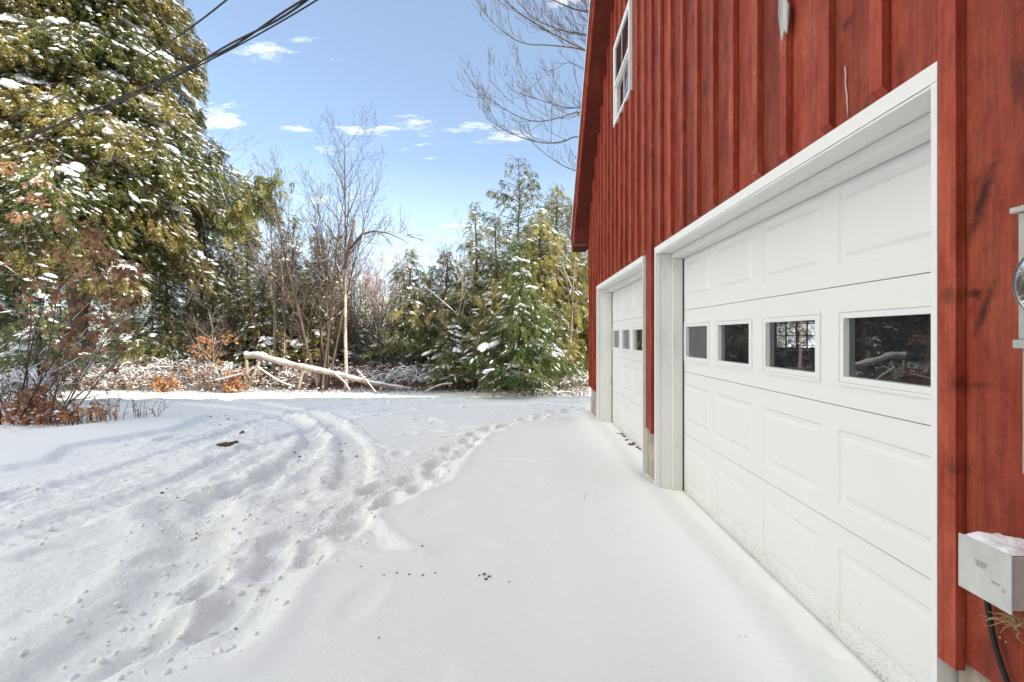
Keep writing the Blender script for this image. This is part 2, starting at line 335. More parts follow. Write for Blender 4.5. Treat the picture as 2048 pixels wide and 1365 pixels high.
def ground_height(X, Y, fine=True):
    z = base_z(Y)
    z = z + .05*fbm(X, Y, .16, 3, .5, 3)*sm(0, 3, np.abs(Y-5)) + .022*fbm(X, Y, .45, 3, .5, 9)
    # undisturbed cover: thin in the door reveals, deeper away from the wall
    depth = .012 + .085*sm(1.30, 1.02, X + .03*fbm(X, Y, 1.1, 3, .5, 21)) + .04*sm(1.0, .2, X)
    far = sm(8.6, 9.6, Y); depth = depth*(1-far) + .11*far
    z = z*sm(1.25, .8, np.where(Y < 8.6, X, -9)) + depth + .014*sm(1.0, 1.25, np.where(Y < 8.6, X, -9))
    if not fine: return z
    global TRM
    inside = pip(X, Y, TRAMPLED); ed, _ = dseg(X, Y, TRAMPLED[:16])
    ed = ed + .045*fbm(X, Y, 2.6, 4, .6, 40)
    m = np.where(inside, sm(0, .10 + .12*vnoise(X*1.3, Y*1.3, 5), ed), 0)*sm(15.5, 13.2, Y)
    m = m*sm(-14, -11, X)
    rn = np.abs(fbm(X, Y, 1.7, 5, .55, 50))
    rn2 = fbm(X, Y, .9, 4, .55, 60); rn3 = fbm(X, Y, 6.0, 4, .6, 70)
    busy = .35 + .65*sm(-.25, .35, fbm(X, Y, .45, 2, .5, 77))
    rn4 = fbm(X, Y, 13.0, 3, .6, 90)
    rn5 = np.abs(fbm(X, Y, 4.2, 4, .6, 95))
    rough = -.034 + .60*( .030*rn2 + .045*(rn-.14)*busy + .022*rn3*busy + .014*rn4*busy + .05*(rn5-.12)*busy)
    # an undisturbed shelf at the left
    shelf = [gp(*p) for p in [(0,880),(250,850),(430,838),(360,868),(150,905),(110,935),(0,955)]]
    shelf = [(shelf[0][0]-6, shelf[0][1]+.4)] + shelf + [(shelf[-1][0]-4, shelf[-1][1]-1)]
    si = pip(X, Y, shelf); sd, _ = dseg(X, Y, shelf + [shelf[0]])
    sh = np.where(si, sm(0, .12, sd + .03*rn3), 0)
    m = m*(1-.92*sh)
    z = z + m*rough + .03*sh
    if X.size > 1000: TRM = m*(.45+.55*busy)
    # bank at the very edge of the trampled snow
    z = z + .012*np.exp(-(ed/.06)**2)*(1-m)*sm(15, 12, Y)
    for wi, w in enumerate(WHEELS):
        wk = 1.0 if wi < 2 else .6
        d, a = dseg(X, Y, w); d = d + .03*rn3
        wk = wk*(.35+1.1*vnoise(a*1.1+wi*9.3, a*0+wi, 33))
        z = z - .066*wk*sm(.17, .11, d)*m + .018*wk*np.exp(-((d-.24)/.06)**2)*(1+1.6*rn3)*m
        z = z + .010*sm(.16, .1, d)*np.sign(np.sin(a*2*math.pi/.11 + 2*np.sign(d)))*m*(.4+.6*(rn3 > 0))
    for ln, wd, dp in ((TRENCH, .24, .055),):
        d, a = dseg(X, Y, ln); d = d + .05*rn3 + .06*rn2
        z = z - dp*sm(wd, wd*.25, d) + .016*np.exp(-((d-wd-.08)/.08)**2)
    d, a = dseg(X, Y, FOOT)
    z = z - .024*sm(.30, .05, d + .06*rn3)*m
    for (fx, fy, an, dp) in FP:
        loc = (np.abs(X-fx) < .5) & (np.abs(Y-fy) < .5)
        if not loc.any(): continue
        xx = X[loc]-fx; yy = Y[loc]-fy
        u = xx*math.cos(an)+yy*math.sin(an); v = -xx*math.sin(an)+yy*math.cos(an)
        q = np.sqrt((u/.17)**2+(v/.085)**2) + .20*rn3[loc]
        z[loc] += .62*(-dp*sm(1.05, .70, q) + dp*.38*np.exp(-((q-1.45)/.28)**2))*(.25+.75*m[loc])
    # sparse small dimples in the smooth snow, by the garage door
    for (px, py, s) in ((1455,980,1),(1388,1010,.8),(1415,1055,1),(1440,1120,1),(1490,1122,1.2),(1480,1168,1.3),(1548,1184,1.3),(1532,1212,.8),(1590,1265,1.2),(1660,1303,1.2),(1680,1310,1)):
        fx, fy = gp(px, py, .03); q = np.hypot((X-fx)/.020, (Y-fy)/.035)/s
        z = z - .016*s*np.exp(-q**2)
    return z
def gz(x, y): return float(ground_height(np.array([[float(x)]]), np.array([[float(y)]]), False)[0,0])

# ------------------------------------------------------------------ ground
def axis(lo, a, b, hi, st, g=1.12):
    ax = list(np.arange(a, b, st)); s = st; v = a; L = []
    while v > lo: s *= g; v -= min(s, 4); L.append(v)
    v = ax[-1]; s = st; Rr = []
    while v < hi: s *= g; v += min(s, 4); Rr.append(v)
    return np.array(L[::-1] + ax + Rr)
gx = axis(-110, -8.6, 1.46, 110, .027); gy = axis(-60, 1.45, 14.2, 150, .029)
GX, GY = np.meshgrid(gx, gy); GZ = ground_height(GX, GY)
BX0, BX1, BY0, BY1 = 1.21, 9.4, 0.2, 8.3
ins = (GX > 1.43) & (GX < BX1-.1) & (GY > BY0+.1) & (GY < BY1-.12)
GZ = np.where(ins, -.35, GZ)
g = MB(); nx, ny = len(gx), len(gy)
ii = (np.arange(ny-1)[:, None]*nx + np.arange(nx-1)[None, :]).reshape(-1)
g.add(np.stack([GX, GY, GZ], -1).reshape(-1, 3), np.stack([ii, ii+1, ii+nx+1, ii+nx], -1), TRM.reshape(-1)[ii])
tag(g.build('snow_ground', M_snow, None, True), 'snow covered yard and drive with wheel ruts and footprints', None, None, 'structure')

# ------------------------------------------------------------------ BARN
barn = thing('barn', 'red board and batten barn with two white garage doors', 'barn', (0,0,0))
XW = 1.21; XB = 1.18; ZF = .49; SL = 1.05; YR = 4.25
def rz(Y): return 3.40 + SL*(8.3-Y) if Y >= YR else 3.40 + SL*(8.3-YR) - SL*(YR-Y)
OPEN = [(1.335, 4.17), (4.567, 7.402)]; ZO = 2.16
WIN = (5.13, 6.03, 4.05, 5.07)
bat = [1.331,1.596,1.864,2.151,2.401,2.673,2.95,3.22,3.5,3.773,4.048,4.33,4.6]
while bat[-1] < 8.0: bat.append(bat[-1] + .2724 + random.uniform(-.008,.008))
bat = [1.062, .79, .52] + bat
edges = sorted([b-.027 for b in bat] + [BY0, BY1])
cuts = sorted(set([round(e, 4) for e in edges] + [OPEN[0][0], OPEN[0][1], OPEN[1][0], OPEN[1][1], WIN[0], WIN[1], YR]))
w = MB(); ti = 0; tints = {}
for a, b in zip(cuts[:-1], cuts[1:]):
    if b-a < 1e-4: continue
    mid = (a+b)/2; bi = sum(e <= mid for e in edges)
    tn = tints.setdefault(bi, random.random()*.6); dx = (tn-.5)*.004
    z0 = ZF
    for o in OPEN:
        if o[0] <= mid <= o[1]: z0 = ZO
    spans = [(z0, None)]
    if WIN[0] <= mid <= WIN[1]: spans = [(z0, WIN[2]), (WIN[3], None)]
    for (s0, s1) in spans:
        za, zb = (rz(a), rz(b)) if s1 is None else (s1, s1)
        x0, x1 = XW+dx, XW+.035
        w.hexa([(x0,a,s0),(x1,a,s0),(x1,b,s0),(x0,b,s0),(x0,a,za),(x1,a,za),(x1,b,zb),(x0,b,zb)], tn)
for i, b1 in enumerate(bat):
    tn = .6+.4*random.random(); b0 = b1 - random.uniform(.050,.056); mid = (b0+b1)/2  # battens tinted lighter than boards, light on their fronts put into colour
    z0 = ZF - random.uniform(.0,.02)
    for o in OPEN:
        if o[0] <= mid <= o[1]: z0 = ZO + .012
    if b1 < 1.34 and b1 > 1.3: z0 = ZF-.02
    spans = [(z0, None)]
    if WIN[0]-.03 <= mid <= WIN[1]+.03: spans = [(z0, WIN[2]-.01), (WIN[3]+.01, None)]
    jx = random.uniform(-.003, .003)
    for (s0, s1) in spans:
        za, zb = (rz(b0), rz(b1)) if s1 is None else (s1, s1)
        xf, xb = XB+jx, XW-.003; ch = .028 if s0 > 1 else .0
        xf2 = xf
        V = [(xf,b0,s0+ch),(xb,b0,s0),(xb,b1,s0),(xf,b1,s0+ch),(xf,b0,za),(xb,b0,za),(xb,b1,zb),(xf,b1,zb)]
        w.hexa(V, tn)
w.box(1.188, 1.26, 8.302, 8.33, ZF-.01, 3.40, .4)            # corner board
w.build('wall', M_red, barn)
# white drip of paint and the split batten's bare wood
w = MB()
pts = [(1690+dx, y) for dx, y in ((0,133),(2,150),(1,165),(4,190),(5,212),(6,232))]
def on_plane(px, py, X): Y = F*X/(px-CX); return (X, Y, H+(CY-py)*Y/F)
w.tube([on_plane(x, y, XW-.004) for x, y in pts], [.003,.0042,.0035,.004,.0035,.002], 5)
w.build('paint_drip', mat('dried_paint_drip', (.62,.38,.34), .5), barn, True)
w = MB()
a = [on_plane(x, y, XB-.006) for x, y in ((1557,0),(1572,0),(1577,10),(1575,45),(1573,68),(1568,60),(1564,85),(1560,62),(1556,30))]
n = len(a); bck = [(p[0]+.006, p[1], p[2]) for p in a]
w.poly(a); w.poly(bck[::-1]); w.add(a+bck, [(i, (i+1) % n, n+(i+1) % n, n+i) for i in range(n)])
w.build('split_batten', M_weather, barn)['label'] = 'bare grey split in a batten'
# other walls, foundation, roof
w = MB()
w.box(1.26, 4.42, 8.262, 8.30, ZF, 3.40, .3); w.box(5.42, BX1, 8.262, 8.30, ZF, 3.40, .6)
w.box(4.42, 5.42, 8.262, 8.30, ZF, 1.13, .3); w.box(4.42, 5.42, 8.262, 8.30, 2.12, 3.40, .3)
w.build('side_wall', M_red, barn)
w = MB(); w.box(1.26, BX1, BY0, BY0+.04, ZF, 3.40, .5)
w.build('side_wall', M_red, barn)
w = MB()
for a, b in ((YR, BY1), (BY0, YR)):
    w.hexa([(BX1,a,ZF),(BX1+.04,a,ZF),(BX1+.04,b,ZF),(BX1,b,ZF),(BX1,a,rz(a)),(BX1+.04,a,rz(a)),(BX1+.04,b,rz(b)),(BX1,b,rz(b))], .5)
w.build('rear_wall', M_red, barn)
w = MB()
w.box(1.228, 1.50, 4.185, 4.552, -.5, ZF-.004); w.box(1.228, 1.50, 7.417, 8.285, -.5, ZF-.004); w.box(1.228, 1.50, .24, 1.32, -.5, ZF-.004)
w.box(1.50, BX1, 8.13, 8.285, -.5, ZF-.004); w.box(1.50, BX1, .24, .38, -.5, ZF-.004); w.box(BX1-.14, BX1+.02, .39, 8.12, -.5, ZF-.006)
w.build('foundation', M_conc, barn)
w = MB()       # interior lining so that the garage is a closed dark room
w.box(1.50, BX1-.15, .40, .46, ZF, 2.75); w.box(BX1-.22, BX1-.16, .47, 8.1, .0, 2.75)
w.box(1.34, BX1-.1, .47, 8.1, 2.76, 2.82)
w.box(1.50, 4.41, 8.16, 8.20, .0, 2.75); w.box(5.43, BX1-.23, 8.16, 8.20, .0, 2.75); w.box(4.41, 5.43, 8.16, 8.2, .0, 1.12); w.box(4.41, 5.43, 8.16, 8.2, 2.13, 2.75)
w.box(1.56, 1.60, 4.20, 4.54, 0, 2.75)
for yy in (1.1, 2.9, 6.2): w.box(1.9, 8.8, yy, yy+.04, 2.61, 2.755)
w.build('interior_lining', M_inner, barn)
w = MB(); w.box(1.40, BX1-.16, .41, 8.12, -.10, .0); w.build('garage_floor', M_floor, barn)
rf = MB()
for (ya, yb) in ((8.75, YR), (-.25, YR)):
    za = 3.40 + SL*(8.3-8.75); zr = rz(YR)
    o1, o2 = .23, .28
    rf.hexa([(.915,ya,za+o1),(9.7,ya,za+o1),(9.7,yb,zr+o1),(.915,yb,zr+o1),(.915,ya,za+o2),(9.7,ya,za+o2),(9.7,yb,zr+o2),(.915,yb,zr+o2)])
roof = rf.build('roof', M_roof, barn)
dr = MB(); fa = MB(); so = MB(); sn = MB()
for (ya, yb) in ((8.75, YR), (-.25, YR)):
    za = 3.40 + SL*(8.3-8.75); zr = rz(YR)
    def slab(mb, x0, x1, o1, o2, tn=.5, ya=ya, yb=yb, za=za, zr=zr):
        mb.hexa([(x0,ya,za+o1),(x1,ya,za+o1),(x1,yb,zr+o1),(x0,yb,zr+o1),(x0,ya,za+o2),(x1,ya,za+o2),(x1,yb,zr+o2),(x0,yb,zr+o2)], tn)
    slab(dr, .905, .912, .20, .285); slab(fa, .94, .965, .0, .205, .9); slab(fa, .924, .938, .115, .225, .75)
    slab(sn, .93, 9.65, .282, .36)
    segs = [0,.17,.38,.6,.82,1.0]
    for k, (a, b) in enumerate(zip(segs[:-1], segs[1:])):
        y0 = ya+(yb-ya)*a; y1 = ya+(yb-ya)*b - (.003 if ya > yb else -.003)*-1; z0 = za+(zr-za)*a; z1 = za+(zr-za)*b
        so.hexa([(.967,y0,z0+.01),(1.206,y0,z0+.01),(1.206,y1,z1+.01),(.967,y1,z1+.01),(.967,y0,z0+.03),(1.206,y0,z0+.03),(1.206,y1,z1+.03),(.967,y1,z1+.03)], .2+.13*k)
dr.build('drip_edge', M_drip, roof); fa.build('fascia', M_red, roof); so.build('soffit', M_red_shade, roof); sn.build('roof_snow', M_bsnow, roof)
w = MB(); w.box(.945, 1.204, 8.36, 8.74, 3.05, 3.335, .35); w.box(.93, 1.215, 8.375, 8.76, 3.025, 3.047, .6)
w.box(1.21, 9.6, 8.345, 8.74, 2.98, 3.02, .4)
w.build('eave_return', M_red_shade, roof)

# jambs and headers of the two openings
def opening(o0, o1):
    j = MB()
    j.box(XB, 1.40, o0, o0+.020, .01, ZO-.056)                 # near jamb board (edge seen)
    j.box(XB+.045, 1.40, o1-.020, o1, .01, ZO-.056)            # far jamb
    j.box(XB, XB+.042, o1-.026, o1+.004, .0, ZO-.056)          # outer strip of far jamb
    j.box(XB, XB+.026, o0, o1, ZO-.054, ZO)                    # header front
    j.box(XB+.028, 1.40, o0+.002, o1-.002, ZO-.053, ZO-.030)   # header underside
    j.box(XB+.004, XB+.026, o0+.022, o1-.028, ZO-.064, ZO-.056)
    j.build('door_jamb', M_wht, barn)
    s = MB()
    s.box(1.325, 1.408, o1-.062, o1-.022, .012, ZO-.108); s.box(1.325, 1.408, o0+.022, o0+.050, .012, ZO-.108)
    s.box(1.325, 1.408, o0+.021, o1-.023, ZO-.105, ZO-.056)
    s.build('door_stop', M_stop, barn)
    s = MB(); s.box(1.410, 1.418, o1-.070, o1-.05, .01, ZO-.11); s.build('weather_seal', M_seal, barn)
    s = MB(); s.box(1.410, 1.418, o0+.045, o0+.062, .01, ZO-.11); s.build('weather_seal', M_seal, barn)
XD = 1.42; P = .661; SH = .5335
def garage_door(near_y, far_y, handle=False):
    d = MB()
    wdt = far_y-near_y
    cols = []
    for k in range(4):                                         # columns counted from the far end
        a = far_y - (.055 + k*P) ; cols.append((a-.541, a))
    prof = [(0, 0), (.010, .010), (.034, .010), (.050, .001)]
    frames = []
    for s in range(4):
        z0, z1 = s*SH + .0018, (s+1)*SH - .0018
        pz0, pz1 = s*SH+.094, s*SH+.430
        ys = [near_y] + sum([[c[0], c[1]] for c in cols[::-1]], []) + [far_y]
        win = (s == 2)
        # face strips around the panels
        for a, b in zip(ys[:-1], ys[1:]):
            if b-a < 1e-3: continue
            is_panel = any(abs(a-c[0]) < 1e-6 for c in cols)
            if not is_panel: d.poly([(XD,a,z0),(XD,a,z1),(XD,b,z1),(XD,b,z0)])
            else:
                d.poly([(XD,a,z0),(XD,a,pz0),(XD,b,pz0),(XD,b,z0)]); d.poly([(XD,a,pz1),(XD,a,z1),(XD,b,z1),(XD,b,pz1)])
                if win: frames.append((a, b, pz0, pz1))
                else:
                    pr = prof
                    for (i0, e0), (i1, e1) in zip(pr[:-1], pr[1:]):
                        A = [(XD+e0,a+i0,pz0+i0),(XD+e0,b-i0,pz0+i0),(XD+e0,b-i0,pz1-i0),(XD+e0,a+i0,pz1-i0)]
                        B = [(XD+e1,a+i1,pz0+i1),(XD+e1,b-i1,pz0+i1),(XD+e1,b-i1,pz1-i1),(XD+e1,a+i1,pz1-i1)]
                        d.add(A+B, [(i, 4+i, 4+(i+1) % 4, (i+1) % 4) for i in range(4)])
                    i1, e1 = pr[-1]
                    d.poly([(XD+e1,a+i1,pz0+i1),(XD+e1,a+i1,pz1-i1),(XD+e1,b-i1,pz1-i1),(XD+e1,b-i1,pz0+i1)])
        # section edges and back
        d.poly([(XD,near_y,z0),(XD,far_y,z0),(XD+.045,far_y,z0),(XD+.045,near_y,z0)]); d.poly([(XD,near_y,z1),(XD+.045,near_y,z1),(XD+.045,far_y,z1),(XD,far_y,z1)])
        if not win: d.poly([(XD+.045,near_y,z0),(XD+.045,far_y,z0),(XD+.045,far_y,z1),(XD+.045,near_y,z1)])
        else:
            d.poly([(XD+.045,near_y,z0),(XD+.045,far_y,z0),(XD+.045,far_y,pz0),(XD+.045,near_y,pz0)]); d.poly([(XD+.045,near_y,pz1),(XD+.045,far_y,pz1),(XD+.045,far_y,z1),(XD+.045,near_y,z1)])
    door = d.build('garage_door', M_door, barn)
    for (a, b, z0, z1) in frames:
        f = MB()
        def ring(x0, x1, i0, i1):
            f.box(x0, x1, a+i0, b-i0, z0+i0, z0+i1); f.box(x0, x1, a+i0, b-i0, z1-i1, z1-i0)
            f.box(x0, x1, a+i0, a+i1, z0+i1, z1-i1); f.box(x0, x1, b-i1, b-i0, z0+i1, z1-i1)
        ring(XD-.007, XD+.046, .0, .014); ring(XD-.004, XD+.046, .015, .040)
        f.build('window_frame', M_door, door)
        gl = MB(); gl.poly([(XD+.022,a+.039,z0+.039),(XD+.022,a+.039,z1-.039),(XD+.022,b-.039,z1-.039),(XD+.022,b-.039,z0+.039)])
        gl.build('window_pane', M_glass, door)
    if handle:
        hd = MB(); hd.box(1.36, 1.408, far_y-.03, far_y-.006, 1.31, 1.34); hd.box(1.335, 1.36, far_y-.026, far_y-.010, 1.315, 1.335)
        hd.build('latch', mat('dark_latch_metal', (.08,.08,.08), .5, .5, .6), door)
    return door
opening(*OPEN[0]); opening(*OPEN[1])
garage_door(1.40, 4.146); d2 = garage_door(4.63, 7.376, True)

# loft window
W0, W1, Z0, Z1 = WIN
f = MB()
def frame(mb, x0, x1, y0, y1, z0, z1, t):
    mb.box(x0, x1, y0, y1, z0, z0+t); mb.box(x0, x1, y0, y1, z1-t, z1); mb.box(x0, x1, y0, y0+t, z0+t, z1-t); mb.box(x0, x1, y1-t, y1, z0+t, z1-t)
win = MB(); frame(win, 1.176, 1.27, W0-.0, W1+.0, Z0-.0, Z1+.0, .035)
wo = win.build('loft_window', M_wht, barn)
zm = (Z0+Z1)/2
s = MB(); frame(s, 1.205, 1.235, W0+.031, W1-.031, Z0+.031, zm-.001, .035); s.box(1.213, 1.222, (W0+W1)/2-.006, (W0+W1)/2+.006, Z0+.066, zm-.036)
s.build('lower_sash', M_wht, wo)
s = MB(); frame(s, 1.180, 1.204, W0+.031, W1-.031, zm-.02, Z1-.031, .035)
s.box(1.189, 1.195, (W0+W1)/2-.004, (W0+W1)/2+.004, zm+.015, Z1-.066)
s.build('upper_sash', M_wht, wo)
s = MB(); s.poly([(1.218,W0+.06,Z0+.06),(1.218,W0+.06,zm-.03),(1.218,W1-.06,zm-.03),(1.218,W1-.06,Z0+.06)]); s.poly([(1.192,W0+.06,zm),(1.192,W0+.06,Z1-.06),(1.192,W1-.06,Z1-.06),(1.192,W1-.06,zm)])
s.build('window_pane', M_glass, wo)
# grid window in the far side wall, seen through the garage door pane
f = MB(); frame(f, 4.421, 5.419, 8.235, 8.31, 1.131, 2.119, .04) if False else None
def frame_y(mb, x0, x1, y0, y1, z0, z1, t):
    mb.box(x0, x1, y0, y1, z0, z0+t); mb.box(x0, x1, y0, y1, z1-t, z1); mb.box(x0, x0+t, y0, y1, z0+t, z1-t); mb.box(x1-t, x1, y0, y1, z0+t, z1-t)
frame_y(f, 4.425, 5.415, 8.21, 8.31, 1.135, 2.115, .035)
for k in (1, 2, 3, 4): f.box(4.46+k*.184-.009, 4.46+k*.184+.009, 8.24, 8.26, 1.17, 2.08)
for zz in (1.38, 1.60, 1.86): f.box(4.46, 5.38, 8.243, 8.257, zz-.009, zz+.009)
f.box(4.46, 5.38, 8.236, 8.262, 1.625, 1.66)
sw = f.build('side_window', M_inner, barn)

# ------------------------------------------------------------------ things on the near wall
bx = thing('utility_box', 'grey metal utility box with a cap of snow on the barn wall', 'utility box', (1.16, 1.14, .81))
def child_box(name, m, boxes, par, smooth=False, off=None):
    mb = MB(); o = off or par.location
    for b in boxes: mb.box(b[0]-o[0], b[1]-o[0], b[2]-o[1], b[3]-o[1], b[4]-o[2], b[5]-o[2])
    ob = mb.build(name, m, par)
    bv = ob.modifiers.new('bevel', 'BEVEL'); bv.width = .0022; bv.segments = 2; bv.limit_method = 'ANGLE'
    return ob
child_box('box_body', M_metal, [(1.125, 1.2065, 1.077, 1.200, .748, .872)], bx)
child_box('box_lid', M_metal, [(1.118, 1.1235, 1.073, 1.204, .741, .8765)], bx)
mb = MB(); o = bx.location; n = 16
vs = []; m_ = 7
for i in range(n+1):
    for j in range(m_+1):
        u = i/n; v = j/m_; x = 1.121+.085*v; y = 1.080+.118*u
        e = min(u, 1-u)*7; e2 = min(v, 1.0)*3.5
        h_ = .874 + .016*min(1, e)**.6*min(1, e2)**.6*(.75+.35*math.sin(u*9+v*4))
        vs.append((x-o[0], y-o[1], h_-o[2]))
mb.add(vs, [(i*(m_+1)+j, (i+1)*(m_+1)+j, (i+1)*(m_+1)+j+1, i*(m_+1)+j+1) for i in range(n) for j in range(m_)])
mb.build('snow_cap', M_bsnow, bx, True)
mb = MB()
for k in range(4):
    zz = .829-k*.0042; mb.box(1.1172-o[0], 1.118-o[0], 1.128+.002*k-o[1], 1.160-.0015*k-o[1], zz-o[2], zz+.0016-o[2])
for k in range(2):
    zz = .797-k*.004; mb.box(1.1172-o[0], 1.118-o[0], 1.098+.003*k-o[1], 1.118-o[1], zz-o[2], zz+.0014-o[2])
a = np.linspace(0, 2*math.pi, 13); mb.tube([(1.1176-o[0], 1.0895-o[1]+.0035*math.cos(q), .788-o[2]+.0035*math.sin(q)) for q in a], .0005, 4, cap=False)
mb.build('faded_print', M_ink, bx)
# cable
mb = MB(); ctrl = [on_plane(x, y, 1.190) for x, y in ((1973,1195),(1980,1240),(1988,1285),(2002,1330),(2018,1375),(2035,1430))]
P3 = smooth_line([(p[1], p[2]) for p in ctrl], 2); 
mb.tube([(1.190, a, b) for a, b in P3], .0062, 8)
tag(mb.build('cable', M_cable, None, True), 'black cable hanging down the boards below the grey utility box', 'cable')
# dry vine stems below the box
mb = MB(); rv = random.Random(3)
for k in range(26):
    st = on_plane(rv.uniform(2022,2052), rv.uniform(1236,1248), 1.175); q = [st]; dy, dz = rv.uniform(-.004,.014), rv.uniform(-.012,.001)
    for s_ in range(rv.randint(3,6)):
        p = q[-1]; q.append((min(1.198, max(1.13, p[0]+rv.uniform(-.008,.008))), p[1]+dy+rv.uniform(-.006,.006), p[2]+dz+rv.uniform(-.006,.005)))
    mb.tube(q, np.linspace(rv.uniform(.0010,.0022), .0006, len(q)), 4)
for px, py in ((1973,1242),(2000,1276),(2012,1285)):
    p = on_plane(px, py, 1.18); mb.tube([p, (p[0]+.004,p[1]+.003,p[2]), (p[0]+.006,p[1]+.004,p[2]-.004)], .0024, 5)
mb.tube([on_plane(x, y, 1.185) for x, y in ((1973,1242),(1985,1236),(2003,1238),(2012,1250),(2030,1246))], [.0022,.0016,.0016,.0013,.0013], 5)
tag(mb.build('dry_vine', M_root, None, True), 'tangle of dry tan vine stems clinging under the grey utility box', 'vine')
# meter
me_ = thing('electric_meter', 'pale grey electric meter box with round glass at the right edge', 'electric meter', (1.15, .95, 1.35))
child_box('meter_housing', M_plast, [(1.105, 1.2065, .80, 1.046, 1.372, 1.652)], me_)
child_box('lower_housing', M_plast, [(1.110, 1.2065, .804, 1.042, 1.075, 1.368)], me_)
child_box('housing_lip', M_plast, [(1.095, 1.2066, .79, 1.056, 1.653, 1.666)], me_)
child_box('housing_lip', M_plast, [(1.099, 1.2066, .79, 1.053, 1.352, 1.3715)], me_)
mb = MB(); o = me_.location; cY, cZ, r0 = .946, 1.492, .083
for (x, r_) in ((0,0),): pass
prof = [(1.104,.088),(1.088,.088),(1.086,.080),(1.07,.079)]
vs = []; N = 40
for (x, r_) in prof:
    for k in range(N): q = 2*math.pi*k/N; vs.append((x-o[0], cY-o[1]+r_*math.cos(q), cZ-o[2]+r_*math.sin(q)))
mb.add(vs, [(i*N+k, i*N+(k+1) % N, (i+1)*N+(k+1) % N, (i+1)*N+k) for i in range(len(prof)-1) for k in range(N)])
mb.build('meter_ring', mat('bright_meter_ring', (.55,.55,.55), .25, .5, .8), me_, True)
mb = MB(); prof = [(1.074,.0785),(1.072,.066),(1.070,.050),(1.069,.03),(1.0685,.001)]; vs = []
for (x, r_) in prof:
    for k in range(N): q = 2*math.pi*k/N; vs.append((x-o[0], cY-o[1]+r_*math.cos(q), cZ-o[2]+r_*math.sin(q)))
mb.add(vs, [(i*N+k, i*N+(k+1) % N, (i+1)*N+(k+1) % N, (i+1)*N+k) for i in range(len(prof)-1) for k in range(N)])
mb.build('meter_glass', M_glass, me_, True)
mb = MB(); mb.tube([(1.10-o[0], cY-o[1], cZ-o[2]), (1.075-o[0], cY-o[1], cZ-o[2])], .066, 28); mb.build('meter_dial', mat('dial_grey', (.35,.36,.36), .5), me_)

# ------------------------------------------------------------------ overhead wires
def wire(ctrl, n=60):
    P_ = np.array(ctrl, float); t0 = np.linspace(0, 1, len(P_)); tt = np.linspace(0, 1, n)
    c_ = [np.polyfit(t0, P_[:, k], min(len(P_)-1, 3)) for k in range(3)]
    return np.stack([np.polyval(c_[k], tt) for k in range(3)], -1)
def at(px, py, Y): return ((px-CX)*Y/F, Y, H+(CY-py)*Y/F)
mb = MB(); mb.tube(wire([at(-260,390,12.5), at(0,252,9.5), at(235,128,7.0), at(462,0,5.0), (1.15,2.2,5.55)]), .010, 6)
tag(mb.build('power_line', M_wire), 'single thin black wire, the higher of the overhead lines by the big hemlock', 'overhead wire')
base = wire([at(-260,405,12.5), at(0,302,9.3), at(372,128,6.3), at(605,0,4.6), (1.15,2.3,4.95)], 340)
mb = MB(); s_ = np.arange(340)*.42
for ph in (0, math.pi):
    off = .016
    mb.tube(base + np.stack([np.zeros(340), off*np.cos(s_*.28+ph), off*np.sin(s_*.28+ph)], -1), .0115, 5)
mb.tube(wire([at(-260,420,12.5), at(0,309,9.3), at(372,143,6.3), at(622,0,4.6), (1.15,2.32,4.7)]), .0085, 5)
tag(mb.build('power_cable', M_wire), 'thick twisted pair of black cables with a thin one just below, lower overhead line', 'overhead cable')

# ------------------------------------------------------------------ plants
def rot_to(d, up=(0,0,1)):
    pass
def leaflet_frond(n=7, droop=.35, wid=.10, seed=0, ll=.50):
    r = random.Random(seed); V = []; Fq = []
    def leaf(x, y, ang, L, z):
        dx, dy = math.cos(ang), math.sin(ang); w_ = wid*L*1.5; zt = z-.22*L
        k = len(V); V.extend([(x,y,z),(x+dx*L*.5-dy*w_, y+dy*L*.5+dx*w_, z-.05*L),(x+dx*L, y+dy*L, zt),(x+dx*L*.5+dy*w_, y+dy*L*.5-dx*w_, z-.05*L)])
        Fq.append((k,k+1,k+2,k+3))
    for i in range(n):
        t_ = .06+.84*i/(n-1)
        for sd in (-1, 1):
            leaf(t_, 0, sd*(R(52)+r.uniform(-.2,.2)), (ll-.28*t_*ll/.5)*r.uniform(.8,1.15), -droop*t_*t_)
    leaf(.72, 0, 0, ll*.75, -droop*.52)
    return np.array(V, np.float32), np.array(Fq, np.int32)
FR = [leaflet_frond(7, .35, .11, k) for k in range(4)]
FRM = [leaflet_frond(5, .35, .15, 20+k) for k in range(4)]
FRH = [leaflet_frond(8, .55, .115, 40+k, .37) for k in range(6)]
FRS = [leaflet_frond(4, .3, .17, 10+k) for k in range(4)]
def put_fronds(mb, Pp, D, sc, tint, tmpl=FR, tilt=.35, rng=RNG):
    """many fronds in one go: positions, outward directions, lengths"""
    Pp = np.asarray(Pp, np.float32); D = np.asarray(D, np.float32); n = len(Pp)
    if n == 0: return
    D = D/(np.linalg.norm(D, axis=1)[:, None]+1e-9)
    upv = np.array([0,0,1], np.float32) + rng.normal(0, tilt, (n,3)).astype(np.float32)
    Sd = np.cross(upv, D); Sd /= (np.linalg.norm(Sd, axis=1)[:, None]+1e-9); U = np.cross(D, Sd)
    which = rng.integers(0, len(tmpl), n)
    for k, (TV, TF) in enumerate(tmpl):
        s = which == k; m = int(s.sum())
        if m == 0: continue
        s3 = sc[s][:, None, None]
        V = Pp[s][:, None, :] + s3*(TV[None,:,0:1]*D[s][:, None, :] + TV[None,:,1:2]*Sd[s][:, None, :] + TV[None,:,2:3]*U[s][:, None, :])
        nv = len(TV); Fs = (TF[None] + (np.arange(m)*nv)[:, None, None]).reshape(-1, 4)
        mb.add(V.reshape(-1,3), Fs, np.repeat(tint[s], len(TF)))
